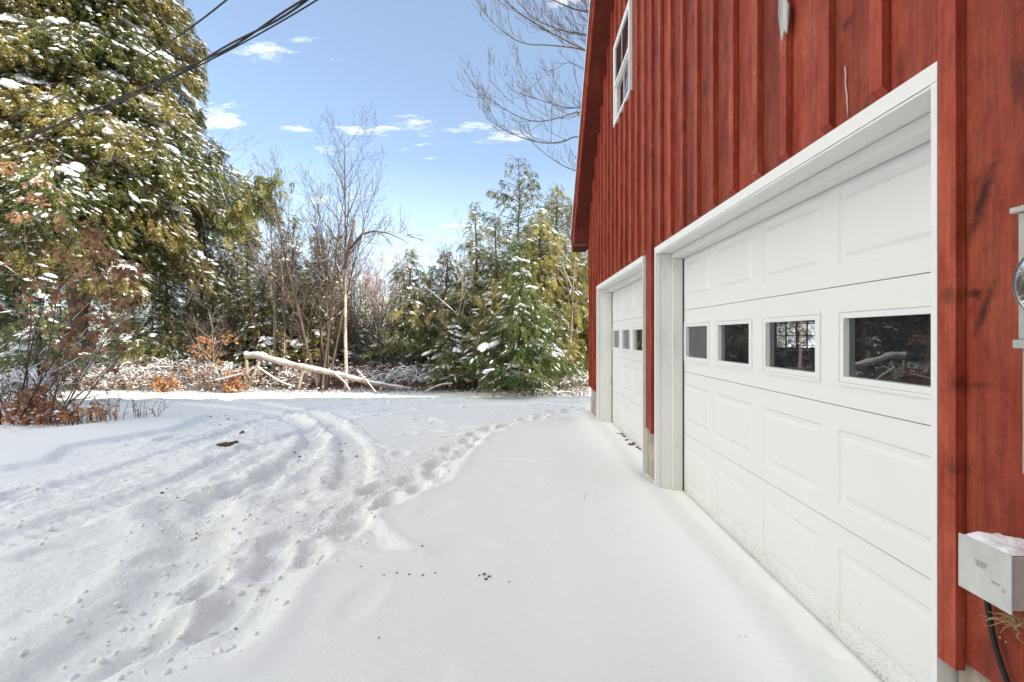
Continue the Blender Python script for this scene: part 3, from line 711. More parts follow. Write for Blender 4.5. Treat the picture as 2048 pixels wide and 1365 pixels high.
def ico(sub=1):
    p = (1+5**.5)/2
    V = [(-1,p,0),(1,p,0),(-1,-p,0),(1,-p,0),(0,-1,p),(0,1,p),(0,-1,-p),(0,1,-p),(p,0,-1),(p,0,1),(-p,0,-1),(-p,0,1)]
    Fc = [(0,11,5),(0,5,1),(0,1,7),(0,7,10),(0,10,11),(1,5,9),(5,11,4),(11,10,2),(10,7,6),(7,1,8),(3,9,4),(3,4,2),(3,2,6),(3,6,8),(3,8,9),(4,9,5),(2,4,11),(6,2,10),(8,6,7),(9,8,1)]
    V = [np.array(v)/np.linalg.norm(v) for v in V]
    for _ in range(sub):
        mid = {}; nf = []
        def m(a, b):
            k = (min(a,b), max(a,b))
            if k not in mid: q = V[a]+V[b]; V.append(q/np.linalg.norm(q)); mid[k] = len(V)-1
            return mid[k]
        for a, b, c_ in Fc:
            ab, bc, ca = m(a,b), m(b,c_), m(c_,a); nf += [(a,ab,ca),(b,bc,ab),(c_,ca,bc),(ab,bc,ca)]
        Fc = nf
    return np.array(V), np.array(Fc)
def blobs(sub, n, seed):
    V, Fc = ico(sub); r = np.random.default_rng(seed); out = []
    for _ in range(n):
        k = np.ones(len(V))
        for j in range(5):
            d = r.normal(size=3); d /= np.linalg.norm(d); k += .38*np.sin(2.6*(V@d)+r.uniform(0,6))*r.uniform(.2,.8)
        W = V*k[:, None]; W[:, 2] = np.where(W[:, 2] < 0, W[:, 2]*.35, W[:, 2]); out.append((W.astype(np.float32), Fc))
    return out
BL1 = blobs(1, 6, 1); BL0 = blobs(0, 6, 2)
def put_blobs(mb, Pp, D, sx, sy, sz, tmpl, rng=RNG):
    Pp = np.asarray(Pp, np.float32); n = len(Pp)
    if n == 0: return
    D = np.asarray(D, np.float32); D = D/(np.linalg.norm(D, axis=1)[:, None]+1e-9)
    Sd = np.cross(np.array([0,0,1], np.float32)+rng.normal(0,.12,(n,3)), D); Sd /= (np.linalg.norm(Sd, axis=1)[:, None]+1e-9); U = np.cross(D, Sd)
    which = rng.integers(0, len(tmpl), n)
    for k, (TV, TF) in enumerate(tmpl):
        s = which == k; m = int(s.sum())
        if m == 0: continue
        V = Pp[s][:, None, :] + sx[s][:, None, None]*TV[None,:,0:1]*D[s][:, None, :] + sy[s][:, None, None]*TV[None,:,1:2]*Sd[s][:, None, :] + sz[s][:, None, None]*TV[None,:,2:3]*U[s][:, None, :]
        nv = len(TV); Fs = (TF[None] + (np.arange(m)*nv)[:, None, None]).reshape(-1, 3)
        mb.add(V.reshape(-1,3), Fs)

def conifer(name, Ht, prof, n_limb, fr_len, dens, z0, seed, m_leaf, m_bark, r_base, snow=1.0, big=1.0, tmpl=FR, droop=.35, lean=(0,0), up=.15, blob_t=BL1, side=None, detail=1.0, rag=.3, thick=.05):
    """evergreen with trunk, limbs, hanging sprays and snow resting on them; prof(z) = crown radius"""
    rng = np.random.default_rng(seed); root = bpy.data.objects.new(name, None); COL.objects.link(root); root.empty_display_size = .3
    tr = MB(); zz = np.linspace(-.3, Ht, 14)
    cxy = np.stack([lean[0]*(zz/Ht)**1.5 + .03*np.sin(zz*1.3+seed), lean[1]*(zz/Ht)**1.5 + .03*np.cos(zz*1.1+seed), zz], -1)
    tr.tube(cxy, r_base*np.clip(1-zz/Ht, .03, 1)**.8*np.where(zz < .1, 1.35, 1), 9 if r_base > .12 else 6)
    tr.build('trunk', m_bark, root, True)
    br = MB(); fo = MB(); sn = MB()
    FPp, FD, FS, FT = [], [], [], []; BP, BD, BS = [], [], []
    for i in range(n_limb):
        u = (i+rng.random())/n_limb; z = z0 + (Ht-z0)*(u**.85)
        az = i*2.39996 + rng.normal(0,.3); L = prof(z)*rng.uniform(1-rag, 1.12)*(1+.22*math.sin(az*2+z*1.7+seed)*rag*2)
        if side is not None: L *= side(az, z)
        L = max(.12, min(L, prof(z)*(1.06 if rag < .5 else 1.32)))
        cx_ = np.interp(z, zz, cxy[:,0]); cy_ = np.interp(z, zz, cxy[:,1])
        d = np.array([math.cos(az), math.sin(az), 0.]); s = np.array([-d[1], d[0], 0.])
        tt = np.linspace(0, 1, 7); upk = up*(1 if z < Ht*.75 else 2.2)
        wob = rng.normal(0, .05)*L
        path = np.array([cx_, cy_, z]) + np.outer(tt*L, d) + np.outer(np.sin(tt*3)*wob, s); path[:,2] += L*(upk*tt - droop*tt**2.2)
        rb = min(.034, max(.006, .012*L+.004))
        br.tube(path, np.linspace(rb, rb*.2, 7), 4 if detail < 1 else 5, cap=False)
        nf = max(3, int(dens*L*(1+L*.42)))
        t_ = rng.random(nf)**.62*.92 + .08
        base = np.stack([np.interp(t_, tt, path[:,k]) for k in range(3)], -1)
        wmax = (.34*L+.12)*np.sin(np.clip(t_*1.02,0,1)*math.pi*.86+.32)
        lat = rng.uniform(-1,1,nf)*wmax
        pos = base + lat[:,None]*s + np.outer(np.abs(lat)*.35, d)
        pos[:,2] += -.28*np.abs(lat) - (.05+thick)*L*rng.random(nf) + rng.normal(0,.05+thick*.5,nf)*fr_len*2
        sg = np.sign(lat)[:,None]*s; D = d*.75 + sg*np.clip(np.abs(lat)/(wmax+1e-6),.1,1)[:,None]*.9
        D = D + rng.normal(0,.22,(nf,3)); D[:,2] -= .35 + .35*rng.random(nf)
        FPp.append(pos); FD.append(D); FS.append(fr_len*rng.uniform(.6,1.25,nf)*min(1, .55+L*.3))
        FT.append(np.clip(.12+.62*rng.random()+ .20*rng.normal(size=nf) + .16*t_, 0, 1))
        # twigs that carry the sprays
        for k in range(int(L*2.2*detail)):
            q = rng.integers(0, nf); br.tube([base[q], (base[q]+pos[q])/2+[0,0,.02], pos[q]], [rb*.16+.002, rb*.10+.002, .002], 3, cap=False)
        if snow > 0:
            hz_ = min(1.3, max(.35, 1.45-z/Ht)); clump = rng.random()**1.6*snow*hz_
            nb = rng.poisson(nf*.11*clump*big)
            if nb:
                c0 = rng.integers(0, nf, nb); f_ = rng.uniform(.55,1.0,(nb,1)); pp = pos[c0]*f_+base[c0]*(1-f_) + rng.normal(0,.03,(nb,3)); pp[:,2] += .045
                BP.append(pp); BD.append(D[c0]*[1,1,.75]+d*.3); BS.append(fr_len*rng.uniform(.14,.48,nb)*(.7+.5*(rng.random(nb) < .15)*1.6)*min(1,.5+.3*L))
            for _ in range(rng.poisson(.75*snow*big*hz_*min(1.6, .4+L*.3))):   # a plate of snow made of several lumps
                q0 = rng.uniform(.35,.95); nn = rng.integers(5, 13); qq = np.clip(q0 + rng.normal(0,.06,nn), .1, 1); lt = rng.normal(rng.uniform(-.5,.5)*L*.22, .09, nn)
                pp = np.stack([np.interp(qq, tt, path[:,k]) for k in range(3)], -1) + lt[:,None]*s; pp[:,2] += .05 - .25*np.abs(lt)
                BP.append(pp); BD.append(np.tile(d*1.0+[0,0,-.35], (nn,1)) + rng.normal(0,.12,(nn,3))); BS.append(fr_len*rng.uniform(.22,.60,nn)*min(1,.45+.3*L))
            if rng.random() < .45*snow:      # snow line along the limb
                a0 = rng.uniform(0,.4); q = np.linspace(a0, min(1, a0+rng.uniform(.25,.6)), 6)
                pl = np.stack([np.interp(q, tt, path[:,k]) for k in range(3)], -1); pl[:,2] += rb*.9
                sn.tube(pl, np.array([.25,.8,1,1,.8,.2])*(rb*.32+.014)*rng.uniform(.7,1.3), 5)
    FPp = np.concatenate(FPp); FD = np.concatenate(FD); FS = np.concatenate(FS); FT = np.concatenate(FT)
    # top leader
    nt = max(6, int(dens*.8)); zt = Ht-rng.random(nt)*Ht*.10
    tp = np.stack([np.interp(zt, zz, cxy[:,0]), np.interp(zt, zz, cxy[:,1]), zt], -1); aa = rng.random(nt)*6.28
    FPp = np.concatenate([FPp, tp]); FD = np.concatenate([FD, np.stack([np.cos(aa), np.sin(aa), .5+0*aa], -1)]); FS = np.concatenate([FS, np.full(nt, fr_len*.6)]); FT = np.concatenate([FT, np.full(nt,.6)])
    put_fronds(fo, FPp, FD, FS, FT, tmpl, rng=rng)
    br.build('branches', m_bark, root, True)
    fo.build('crown', m_leaf, root)
    if snow > 0:
        if BP:
            BP = np.concatenate(BP); BD = np.concatenate(BD); BS = np.concatenate(BS)
            put_blobs(sn, BP, BD, BS, BS*rng.uniform(.42,.8,len(BS)), BS*rng.uniform(.28,.5,len(BS)), blob_t, rng)
        # dusting on single sprays
        k = rng.random(len(FPp)) < .40*snow*np.clip(1.45-FPp[:,2]/Ht, .3, 1.3); pp = FPp[k] + FD[k]/(np.linalg.norm(FD[k],axis=1)[:,None])*(FS[k]*rng.uniform(.15,.6,k.sum()))[:,None]; pp[:,2] += .012*0 - .06*FS[k]*.3
        ss = FS[k]*(.10+.34*rng.random(k.sum())**2); put_blobs(sn, pp, FD[k], ss*rng.uniform(.9,1.6,k.sum()), ss*rng.uniform(.28,.6,k.sum()), ss*.3, BL0, rng)
        sn.build('snow_clumps', M_bsnow, root, True)
    return root

def bare_tree(name, Ht, r0, seed, m_bark, levels=3, nb=(9,6,4), ang=(35,38,40), stems=1, spread=.1, snow=.4, first=.3, lean=(0,0), curve=.25, lenf=(.42,.5,.5), min_r=.0035, top_r=.12, root=None, tip_leaf=None, up=.5, wob=.05, twig_mat=None):
    rng = random.Random(seed); own = root is None
    if own: root = bpy.data.objects.new(name, None); COL.objects.link(root); root.empty_display_size = .3
    tr = MB(); br = MB(); sn = MB(); tips = []
    def grow(p, d, L, r, lvl, target):
        n = 8 if lvl == 0 else 5; pts = [np.array(p, float)]; d = np.array(d, float); dirs = [d.copy()]
        bend = np.array([rng.gauss(0,1), rng.gauss(0,1), rng.gauss(0,.5)])*curve*(.25 if lvl == 0 else 1)
        for k in range(n):
            d = d + bend/n + np.array([rng.gauss(0,wob), rng.gauss(0,wob), rng.gauss(0,wob)]) + np.array([0,0,up/n*(0.2 if lvl == 0 else 1)])
            d /= np.linalg.norm(d); pts.append(pts[-1]+d*L/n); dirs.append(d.copy())
        pts = np.array(pts); rad = r*(1-np.linspace(0,1,n+1)*(1-top_r))
        rad = np.maximum(rad, min_r*.5)
        target.tube(pts, rad, 8 if (lvl == 0 and r > .05) else (4 if lvl < 2 else 3), cap=False)
        if snow and r > min_r*1.5:
            sl = np.abs(np.diff(pts, axis=0)[:,2])/(L/n)
            for k in range(n):
                if sl[k] < .72 and rng.random() < snow:
                    a, b = pts[k].copy(), pts[k+1].copy(); q = rad[k]*.75+.003; a[2] += q; b[2] += rad[k+1]*.75+.003
                    sn.tube([a, (a+b)/2+[0,0,.004], b], [q*.7, q, q*.7], 4, cap=False)
        if lvl >= levels: tips.append((pts, dirs)); return
        cnt = max(1, int(nb[min(lvl, len(nb)-1)]*rng.uniform(.8,1.2)))
        for c_ in range(cnt):
            t_ = (first if lvl == 0 else .15) + (1-(first if lvl == 0 else .15))*((c_+rng.random())/cnt)
            k = min(n-1, int(t_*n)); fr_ = t_*n-k; p2 = pts[k]*(1-fr_)+pts[k+1]*fr_; dd = dirs[k]
            a = R(ang[min(lvl, len(ang)-1)])*rng.uniform(.7,1.3); az = c_*2.4+rng.uniform(-.5,.5)
            e1 = np.cross(dd, [0.3,.2,1]); 
            if np.linalg.norm(e1) < .1: e1 = np.cross(dd, [1,0,0])
            e1 /= np.linalg.norm(e1); e2 = np.cross(dd, e1)
            nd = dd*math.cos(a) + (e1*math.cos(az)+e2*math.sin(az))*math.sin(a)
            grow(p2, nd, L*lenf[min(lvl, len(lenf)-1)]*(1.15-.75*t_)*rng.uniform(.75,1.2), max(min_r, rad[k]*.55), lvl+1, br)
    for s_ in range(stems):
        az = s_*2*math.pi/max(1,stems)+rng.uniform(-.4,.4); k = spread if stems > 1 else 0
        d = np.array([math.cos(az)*k+lean[0], math.sin(az)*k*.6+lean[1], 1.]); d /= np.linalg.norm(d)
        grow((math.cos(az)*.06*(stems>1), math.sin(az)*.06*(stems>1), -.25), d, Ht*rng.uniform(.85,1.0), r0*rng.uniform(.75,1), 0, tr)
    tr.build('trunk', m_bark, root, True); br.build('branches', twig_mat or m_bark, root, True)
    if sn.V or sn.Q: sn.build('snow_clumps', M_bsnow, root, True)
    root_tips = tips
    if tip_leaf:
        lm, per, ls, zr = tip_leaf; lf = MB(); PP = []; DD = []; SSs = []; TT = []
        for pts, dirs in tips:
            if not (zr[0] < pts[0][2] < zr[1]) or rng.random() < zr[2]: continue
            for _ in range(per):
                k = rng.randrange(len(pts)); PP.append(pts[k]+np.array([rng.gauss(0,.03) for _ in range(3)])); DD.append([rng.gauss(0,1), rng.gauss(0,1), rng.gauss(-.8,.6)]); SSs.append(ls*rng.uniform(.6,1.3)); TT.append(rng.random())
        if PP:
            put_fronds(lf, np.array(PP), np.array(DD), np.array(SSs, np.float32), np.array(TT, np.float32), LEAF, 1.2); lf.build('leaves', lm, root)
    return root
def leaf_tmpl(seed):
    r = random.Random(seed); n = 5; V = [(0,0,0)]; 
    L = []; Rr = []
    for i in range(1, n+1):
        x = i/(n+1); w_ = (.34 if i % 2 else .17)*math.sin(math.pi*min(1,x+.1))*r.uniform(.8,1.2); z = .12*math.sin(x*4+seed); L.append((x, w_, z+.10*r.random())); Rr.append((x, -w_, z-.10*r.random()))
    mid = [(i/(n+1), 0, .10*math.sin(i*1.1+seed)) for i in range(0, n+2)]
    V = mid + L + Rr; Fq = []
    m = n+2
    for i in range(n-1):
        Fq.append((i+1, i+2, m+i+1, m+i)); Fq.append((i+2, i+1, m+n+i, m+n+i+1))
    Fq.append((0, 1, m, m)) if False else None
    return np.array(V, np.float32), np.array(Fq, np.int32)
LEAF = [leaf_tmpl(k) for k in range(4)]
BEECH = LEAF

def place(o, px, Y, label=None, cat=None, group=None, rz_=0, sc=1.0, sink=.0):
    X = (px-CX)*Y/F; o.location = (X, Y, gz(X, Y)-sink); o.rotation_euler = (0,0,rz_)
    if sc != 1.0: o.scale = (sc, sc, sc)
    tag(o, label, cat, group); return o
def top_h(py, Y, px=700): return H+(CY-py)*Y/F - gz((px-CX)*Y/F, Y)

# big hemlock at the left
def pf(zs, rs): return lambda z: float(np.interp(z, zs, rs))
o = conifer('hemlock_tree', 19, pf([3.2,4.2,5.5,6.4,7.2,8.2,10,13,19],[2.6,3.4,4.4,5.1,4.9,3.5,3.0,2.5,.5]), 420, .31, 34, 3.3, 101, M_hem, M_bark, .30, snow=.98, droop=.45, up=.20, tmpl=FRH, rag=.42, big=1.5, thick=.12,
            side=lambda az, z: 1.0)
place(o, 160, 13.5, 'towering snow-laden hemlock with olive green sprays, filling the upper left', 'hemlock tree')
o = conifer('hemlock_tree', 18.5, pf([1.5,4,9,18.5],[3.5,4.0,3.4,.3]), 190, .45, 9, 2.6, 102, M_green, M_bark_d, .28, snow=1.0, droop=.4, tmpl=FRM)
place(o, -190, 14.0, 'darker tall hemlock cut off by the left edge of the photo', 'hemlock tree')
# leaning dead trunk with a green tip in front of the hemlock
o = bare_tree('leaning_tree', 3.9, .045, 33, M_bark_d, 2, (7,3), (40,40), snow=.7, first=.35, lean=(.72,-.05), curve=.08, up=.1, top_r=.2)
px0, Y0 = 372, 12.0; o.location = ((px0-CX)*Y0/F, Y0, 2.45); tag(o, 'leaning dark limb slanting up right out of the lower sprays of the big hemlock', 'leaning tree')
cr = MB(); rg = np.random.default_rng(8); n = 190; t_ = rg.uniform(.55,1.03,n); pp = np.stack([2.25*t_, -.15*t_, 3.1*t_-.15], -1) + rg.normal(0,.16,(n,3))*[1.3,1,.9]; DD = rg.normal(0,.5,(n,3)); DD[:,2] -= 1.1
put_fronds(cr, pp, DD, np.full(n,.28,np.float32)*rg.uniform(.6,1.2,n), rg.random(n)); cr.build('crown', M_hem, o)

# front conifers
def cone(R0, Ht, p=.8, zlow=.3): return lambda z: R0*max(.03, (1-z/Ht))**p*min(1, .55+z/zlow*.45 if z < zlow else 1)
specs = [ # name, px, Y, top y, R, limbs, dens, mat, seed, snow, label, z0, kind
 ('hemlock_tree', 1040, 11.6, 480, 1.5, 150, 16, M_green, 201, .8, 'bright green young hemlock with snow clots on low boughs, foremost evergreen right of centre', .25, .9),
 ('fir_tree', 822, 14.6, 500, 1.5, 120, 12, M_fir, 202, .6, 'dark round-topped fir beside the sky gap, with a bare lower trunk', 1.1, .55),
 ('fir_tree', 893, 15.6, 503, 2.0, 120, 12, M_fir, 203, .6, 'dark fir with a ragged low top just right of the round-topped fir', .8, .7),
 ('fir_tree', 951, 14.4, 408, 1.7, 130, 12, M_fir, 204, .5, 'tall pointed dark fir with a thin spire top, left of its twin', .5, .75),
 ('fir_tree', 992, 15.0, 428, 1.9, 130, 12, M_fir, 205, .5, 'pointed dark fir between the thin spire and the tall open-crowned hemlock', .5, .75),
 ('pine_tree', 1112, 15.5, 372, 2.6, 190, 13, M_yel, 207, .35, 'yellow-green feathery pine close to the barn eave', .8, .7),
 ('hemlock_tree', 1110, 12.9, 610, 1.1, 80, 13, M_fir, 208, .8, 'low green hemlock sapling with snowy boughs in front of the yellow-green pine', .2, .8),
 ('fir_tree', 905, 12.9, 640, 1.2, 70, 12, M_fir, 209, .95, 'small drooping evergreen sagging under snow right of the brush', .2, .8),
 ('pine_tree', 1175, 16.5, 430, 1.8, 110, 11, M_yel, 210, .7, 'yellowish pine partly hidden by the barn corner', .5, .7),
 ('hemlock_tree', 1078, 13.8, 425, 2.1, 150, 13, M_yel, 216, .5, 'broad yellow-green hemlock behind the bright green young one', .6, .6),
 ('fir_tree', 990, 12.9, 560, 1.4, 100, 13, M_fir, 217, .8, 'ragged mid-height fir filling the space left of the bright green hemlock', .4, .6),
 ('fir_tree', 1155, 14.2, 520, 1.4, 100, 13, M_hem, 218, .6, 'olive ragged fir touching the barn corner in the view', .4, .6),
 ('fir_tree', 655, 15.6, 560, 1.5, 110, 12, M_hem, 219, .9, 'olive low fir directly behind the foot of the many-stemmed clump', .4, .7),
 ('fir_tree', 520, 14.9, 585, 1.5, 110, 12, M_hem, 220, .9, 'low olive fir between the big hemlock and the slim straight tree', .4, .7),
 ('hemlock_tree', 330, 15.5, 545, 2.0, 110, 12, M_fir, 211, 1.3, 'snowy young hemlock in the shade under the big hemlock', .3, .8),
 ('hemlock_tree', 75, 9.6, 560, .95, 70, 13, M_green, 212, 1.3, 'small snowy hemlock behind the oak saplings at the left edge', .15, .8),
 ('fir_tree', 470, 16.0, 470, 1.7, 130, 12, M_fir, 213, 1.3, 'snow-covered fir behind the orange-leaved beech', .5, .8),
 ('fir_tree', 585, 16.5, 430, 1.5, 130, 12, M_hem, 214, .9, 'olive-topped fir behind the pair of slim bare trees', .6, .8),
 ('fir_tree', 628, 18.0, 470, 1.5, 110, 11, M_fir, 215, 1.2, 'snowy fir behind the many-stemmed bare clump', .5, .8),
]
for (nm, px, Y, ty, Rr_, nl, de, mt_, sd, sn_, lb, z0_, ps) in specs:
    Ht = top_h(ty, Y, px)
    o = conifer(nm, Ht, cone(Rr_, Ht, ps, 1.2), nl, .31, de*1.35, z0_, sd, mt_, M_bark_d, .035+.012*Ht, snow=sn_*.6, droop=.30, up=.2, tmpl=FRH, rag=.68, thick=.10)
    place(o, px, Y, lb, nm.replace('_', ' '))
# tall open-crowned hemlock above the others
Y = 18; Ht = top_h(318, Y, 1037)
o = conifer('hemlock_tree', Ht, pf([0,3,5.2,6.2,7.2,Ht],[2.3,2.1,1.3,1.5,1.1,.25]), 95, .26, 10, 1.2, 206, M_hem, M_bark_d, .1, snow=.25, droop=.1, up=.3, tmpl=FRM, rag=.6)
place(o, 1037, Y, 'tallest evergreen right of centre, its open tuft of a top standing clear against the sky', 'hemlock tree')

# background conifers: prototypes, then copies
protos = []
for k in range(6):
    Ht = 8.0; mt_ = [M_fir, M_fir, M_hem, M_fir, M_yel, M_fir][k]
    o = conifer('conifer', Ht, cone([1.7,1.4,1.9,1.5,1.8,1.2][k], Ht, .75, 1.2), 115, .36, 7.5, .4, 300+k, mt_, M_bark_d, .13, snow=[1.8,1.6,1.4,2.0,1.3,1.9][k], tmpl=FRS, droop=.3, up=.2, blob_t=BL0, detail=.4, rag=.5)
    protos.append(o)
rb = random.Random(21); bg = []
for px in range(400, 720, 34): bg.append((px+rb.uniform(-10,10), rb.uniform(16,20), rb.uniform(455,560)))
for px in range(410, 740, 30): bg.append((px+rb.uniform(-10,10), rb.uniform(15.6,18), rb.uniform(430,530)))
for px in range(740, 1200, 42): bg.append((px+rb.uniform(-10,10), rb.uniform(16.5,20), rb.uniform(500,600)))
for px in range(-60, 400, 62): bg.append((px+rb.uniform(-14,14), rb.uniform(18,21), rb.uniform(545,600)))
for (x_, y_) in ((-9,-7),(-5,-9),(-1.5,-7.5),(2,-9),(5,-7),(8,-9),(-7,-13),(0,-14),(5,-13),(11,-12),(11,-4),(15,-7),(14,-12),(18,-3),(19,-10),(-11,-3),(-4,-5.5),(3,-5.5)): bg.append((x_, y_, 'b'))  # unseen conifers added to darken light reaching the wall from behind
for px in range(-180, 1300, 58): bg.append((px+rb.uniform(-20,20), rb.uniform(22,27), rb.uniform(545,590)))
for px in range(-180, 1300, 50): bg.append((px+rb.uniform(-20,20), rb.uniform(29,38), rb.uniform(560,596)))
for px in range(1240, 2100, 75): bg.append((px+rb.uniform(-20,20), rb.uniform(15,22), rb.uniform(470,560)))
for px in range(-560, -160, 70): bg.append((px+rb.uniform(-20,20), rb.uniform(14,20), rb.uniform(380,500)))
used = [False]*6
for i, (px, Y, ty) in enumerate(bg):
    if ty == 'b':
        o = copy_tree(protos[i % 6]); o.location = (px, Y, gz(px, Y)); o.scale = (1.7,1.7,1.6); tag(o, 'snowy conifer added out of view behind the viewer to block light', 'conifer', 'light-blocking conifers added behind the viewer'); continue
    if 700 < px < 790 and ty < 600 and Y < 25: ty = 610
    k = rb.randrange(6)
    if 500 < px < 780 and k == 4: k = 0
    Ht = top_h(ty, Y, px)
    if not used[k]: o = protos[k]; used[k] = True
    else: o = copy_tree(protos[k])
    row = 0 if Y < 22 else (1 if Y < 28.5 else 2)
    if px > 1235: lb, gr = 'snowy conifer standing in the wood behind the barn', 'conifers behind the barn'
    else:
        lb = ['snow-dusted conifer in the near rank of the dense wood behind the front trees', 'snow-dusted conifer deep in the dense wood behind the near rank', 'far conifer at the back of the wood, barely seen between nearer trees'][row]
        gr = ['near rank of wood conifers', 'deep rank of wood conifers', 'farthest wood conifers'][row]
    X = (px-CX)*Y/F; o.location = (X, Y, gz(X, Y)); o.rotation_euler = (0,0,rb.uniform(0,6.28)); s = Ht/8.0
    o.scale = (s*rb.uniform(.95,1.25), s*rb.uniform(.95,1.25), s); tag(o, lb, 'conifer', gr)
for k in range(6):
    if not used[k]:
        o = protos[k]; X = (1500-CX)*30/F; o.location = (X, 30, gz(X,30)); tag(o, 'snowy conifer standing in the wood behind the barn', 'conifer', 'conifers behind the barn')

# slim brown leafless trees all through the wood
bp = [bare_tree('bare_tree', 6.0, .045, 460+k, [M_bark, M_twig, M_bark2][k], 3, (13,7,4), (38,40,42), snow=.6, first=.2, curve=.35, min_r=.006) for k in range(3)]
rb = random.Random(41)
for i in range(95):
    px = 395 + (i*41.7) % 790 if i < 58 else 400 + (i*31.3) % 350; Y = rb.uniform(14.5,19); ty = rb.uniform(440,600)
    if 720 < px < 870: ty = rb.uniform(540,640)
    o = bp[i] if i < 3 else copy_tree(bp[i % 3]); s = top_h(ty, Y, px)/6.0
    X = (px-CX)*Y/F; o.location = (X, Y, gz(X,Y)); o.scale = (s*.8+.2, s*.8+.2, s); o.rotation_euler = (0,0,rb.uniform(0,6.28))
    tag(o, 'slim leafless tree among the evergreens of the wood', 'bare tree', 'slim leafless trees in the wood')

# bare trees
B = lambda *a, **k: bare_tree(*a, **k)
Y = 17; o = B('bare_tree', top_h(205,Y,395)*1.0, .07, 401, M_bark, 3, (11,6,4), (42,40,40), snow=.1, first=.45)
place(o, 393, Y, 'slender leafless tree rising behind the right side of the big hemlock', 'bare tree')
Y = 14.2; o = B('bare_tree', top_h(275,Y,545), .062, 402, M_bark2, 3, (15,8,4), (30,35,40), snow=.25, first=.35, curve=.12, wob=.025)
place(o, 547, Y, 'slim straight leafless tree with small buds, left of its shorter neighbour', 'bare tree')
Y = 14.6; o = B('bare_tree', top_h(345,Y,567), .05, 403, M_bark2, 3, (13,7,4), (35,35,40), snow=.25, first=.35, curve=.12, wob=.025)
place(o, 568, Y, 'shorter slim leafless tree just right of the slim straight one', 'bare tree')
Y = 13.4; o = B('bare_tree', top_h(300,Y,645), .055, 404, M_bark, 3, (15,8,4), (26,30,36), stems=5, spread=.20, snow=.3, first=.28, curve=.25)
place(o, 645, Y, 'clump of several slim leafless stems fanning up from one foot', 'bare tree')
Y = 13.1; o = B('birch_tree', top_h(262,Y,697), .062, 405, M_birch, 3, (17,9,5), (42,40,40), snow=.2, first=.45, curve=.12, wob=.02, twig_mat=M_bark)
place(o, 693, Y, 'leafless pale-barked birch with a wide twiggy crown against the sky', 'birch tree')
# snapped stem and arching limb of the birch
sb = MB(); e = [(-.03,0,3.4),(.10,.02,4.2),(.22,.03,4.75)]; sb.tube(e, [.045,.042,.034], 7)
sb.tube([(.10,0,3.95),(.45,-.05,4.35),(.8,-.1,4.42),(1.2,-.12,4.36),(1.6,-.12,4.18),(1.8,-.12,4.02)], [.035,.03,.025,.018,.012,.006], 6)
sb.build('snapped_stem', M_twig, o, True)
bb = MB(); rq = random.Random(9)
for k in range(40):
    t0 = rq.uniform(.1,1); p = np.array([.1+1.7*t0, -.05-.07*t0, 3.95+.47*math.sin(t0*2.4)]); d = np.array([rq.uniform(-.1,.6), rq.gauss(0,.4), rq.uniform(-.3,.9)]); d /= np.linalg.norm(d); L = rq.uniform(.25,.7)
    bb.tube([p, p+d*L*.5+[0,0,.03], p+d*L], [.007,.005,.003], 3, cap=False)
    for j in range(3):
        q = p+d*L*rq.uniform(.3,1); e_ = d+np.array([rq.gauss(0,.6) for _ in range(3)]); e_ /= np.linalg.norm(e_); bb.tube([q, q+e_*L*.45], [.004,.0025], 3, cap=False)
bb.build('side_twigs', M_twig, o)
more = [(603,17.5,330,.05,411,'thin leafless tree standing deeper, between the slim pair and the clump'),
        (757,14.6,560,.05,412,'short crooked dark bare stem right of the birch'),
        (742,19,515,.07,413,'grey-brown leafless tree in the gap of sky right of the birch'),
        (905,13.6,425,.045,414,'leafless sapling with wispy top before the ragged fir'),
        (960,12.6,545,.05,415,'many-branched leafless shrub tree with snow-lined branches before the pointed firs'),
        (1140,13.2,400,.05,416,'pale leafless tree with arching snow-lined twigs beside the barn corner'),
        (875,14.0,470,.035,417,'wispy thin sapling left of the leafless sapling before the ragged fir'),
        (435,13.9,560,.04,418,'bent leafless sapling by the orange-leaved beech'),
        (522,15,420,.05,419,'leafless tree half hidden by the lower right boughs of the big hemlock')]
for (px,Y,ty,r_,sd,lb) in more:
    o = B('bare_tree', top_h(ty,Y,px), r_, sd, M_bark2 if sd in (415,416,418,414) else M_bark, 3, (11,6,4), (45,42,42), snow=.55, first=.22, curve=.35)
    place(o, px, Y, lb, 'bare tree')
# far leafless wood, reddish brown
pr = None; rb = random.Random(31)
for i, px in enumerate([560,600,640,675,700,718,735,748,762,776,790,806,830,860,900]):
    if pr is None or i == 1:
        o = B('bare_tree', 8.5, .09, 430+i, M_redtwig, 3, (16,8,5), (32,34,36), snow=.12, first=.3, min_r=.008); 
        if pr is None: pr = o
        else: pr2 = o
    else: o = copy_tree(pr if i % 2 else pr2)
    Y = rb.uniform(32,40); ty = rb.uniform(508,545); s = top_h(ty, Y, px)/8.5
    X = (px+rb.uniform(-5,5)-CX)*Y/F; o.location = (X, Y, gz(X,Y)); o.scale = (s*1.1,s*1.1,s); o.rotation_euler = (0,0,rb.uniform(0,6.28))
    tag(o, 'far reddish-brown leafless tree at the back of the wood', 'bare tree', 'far leafless trees')
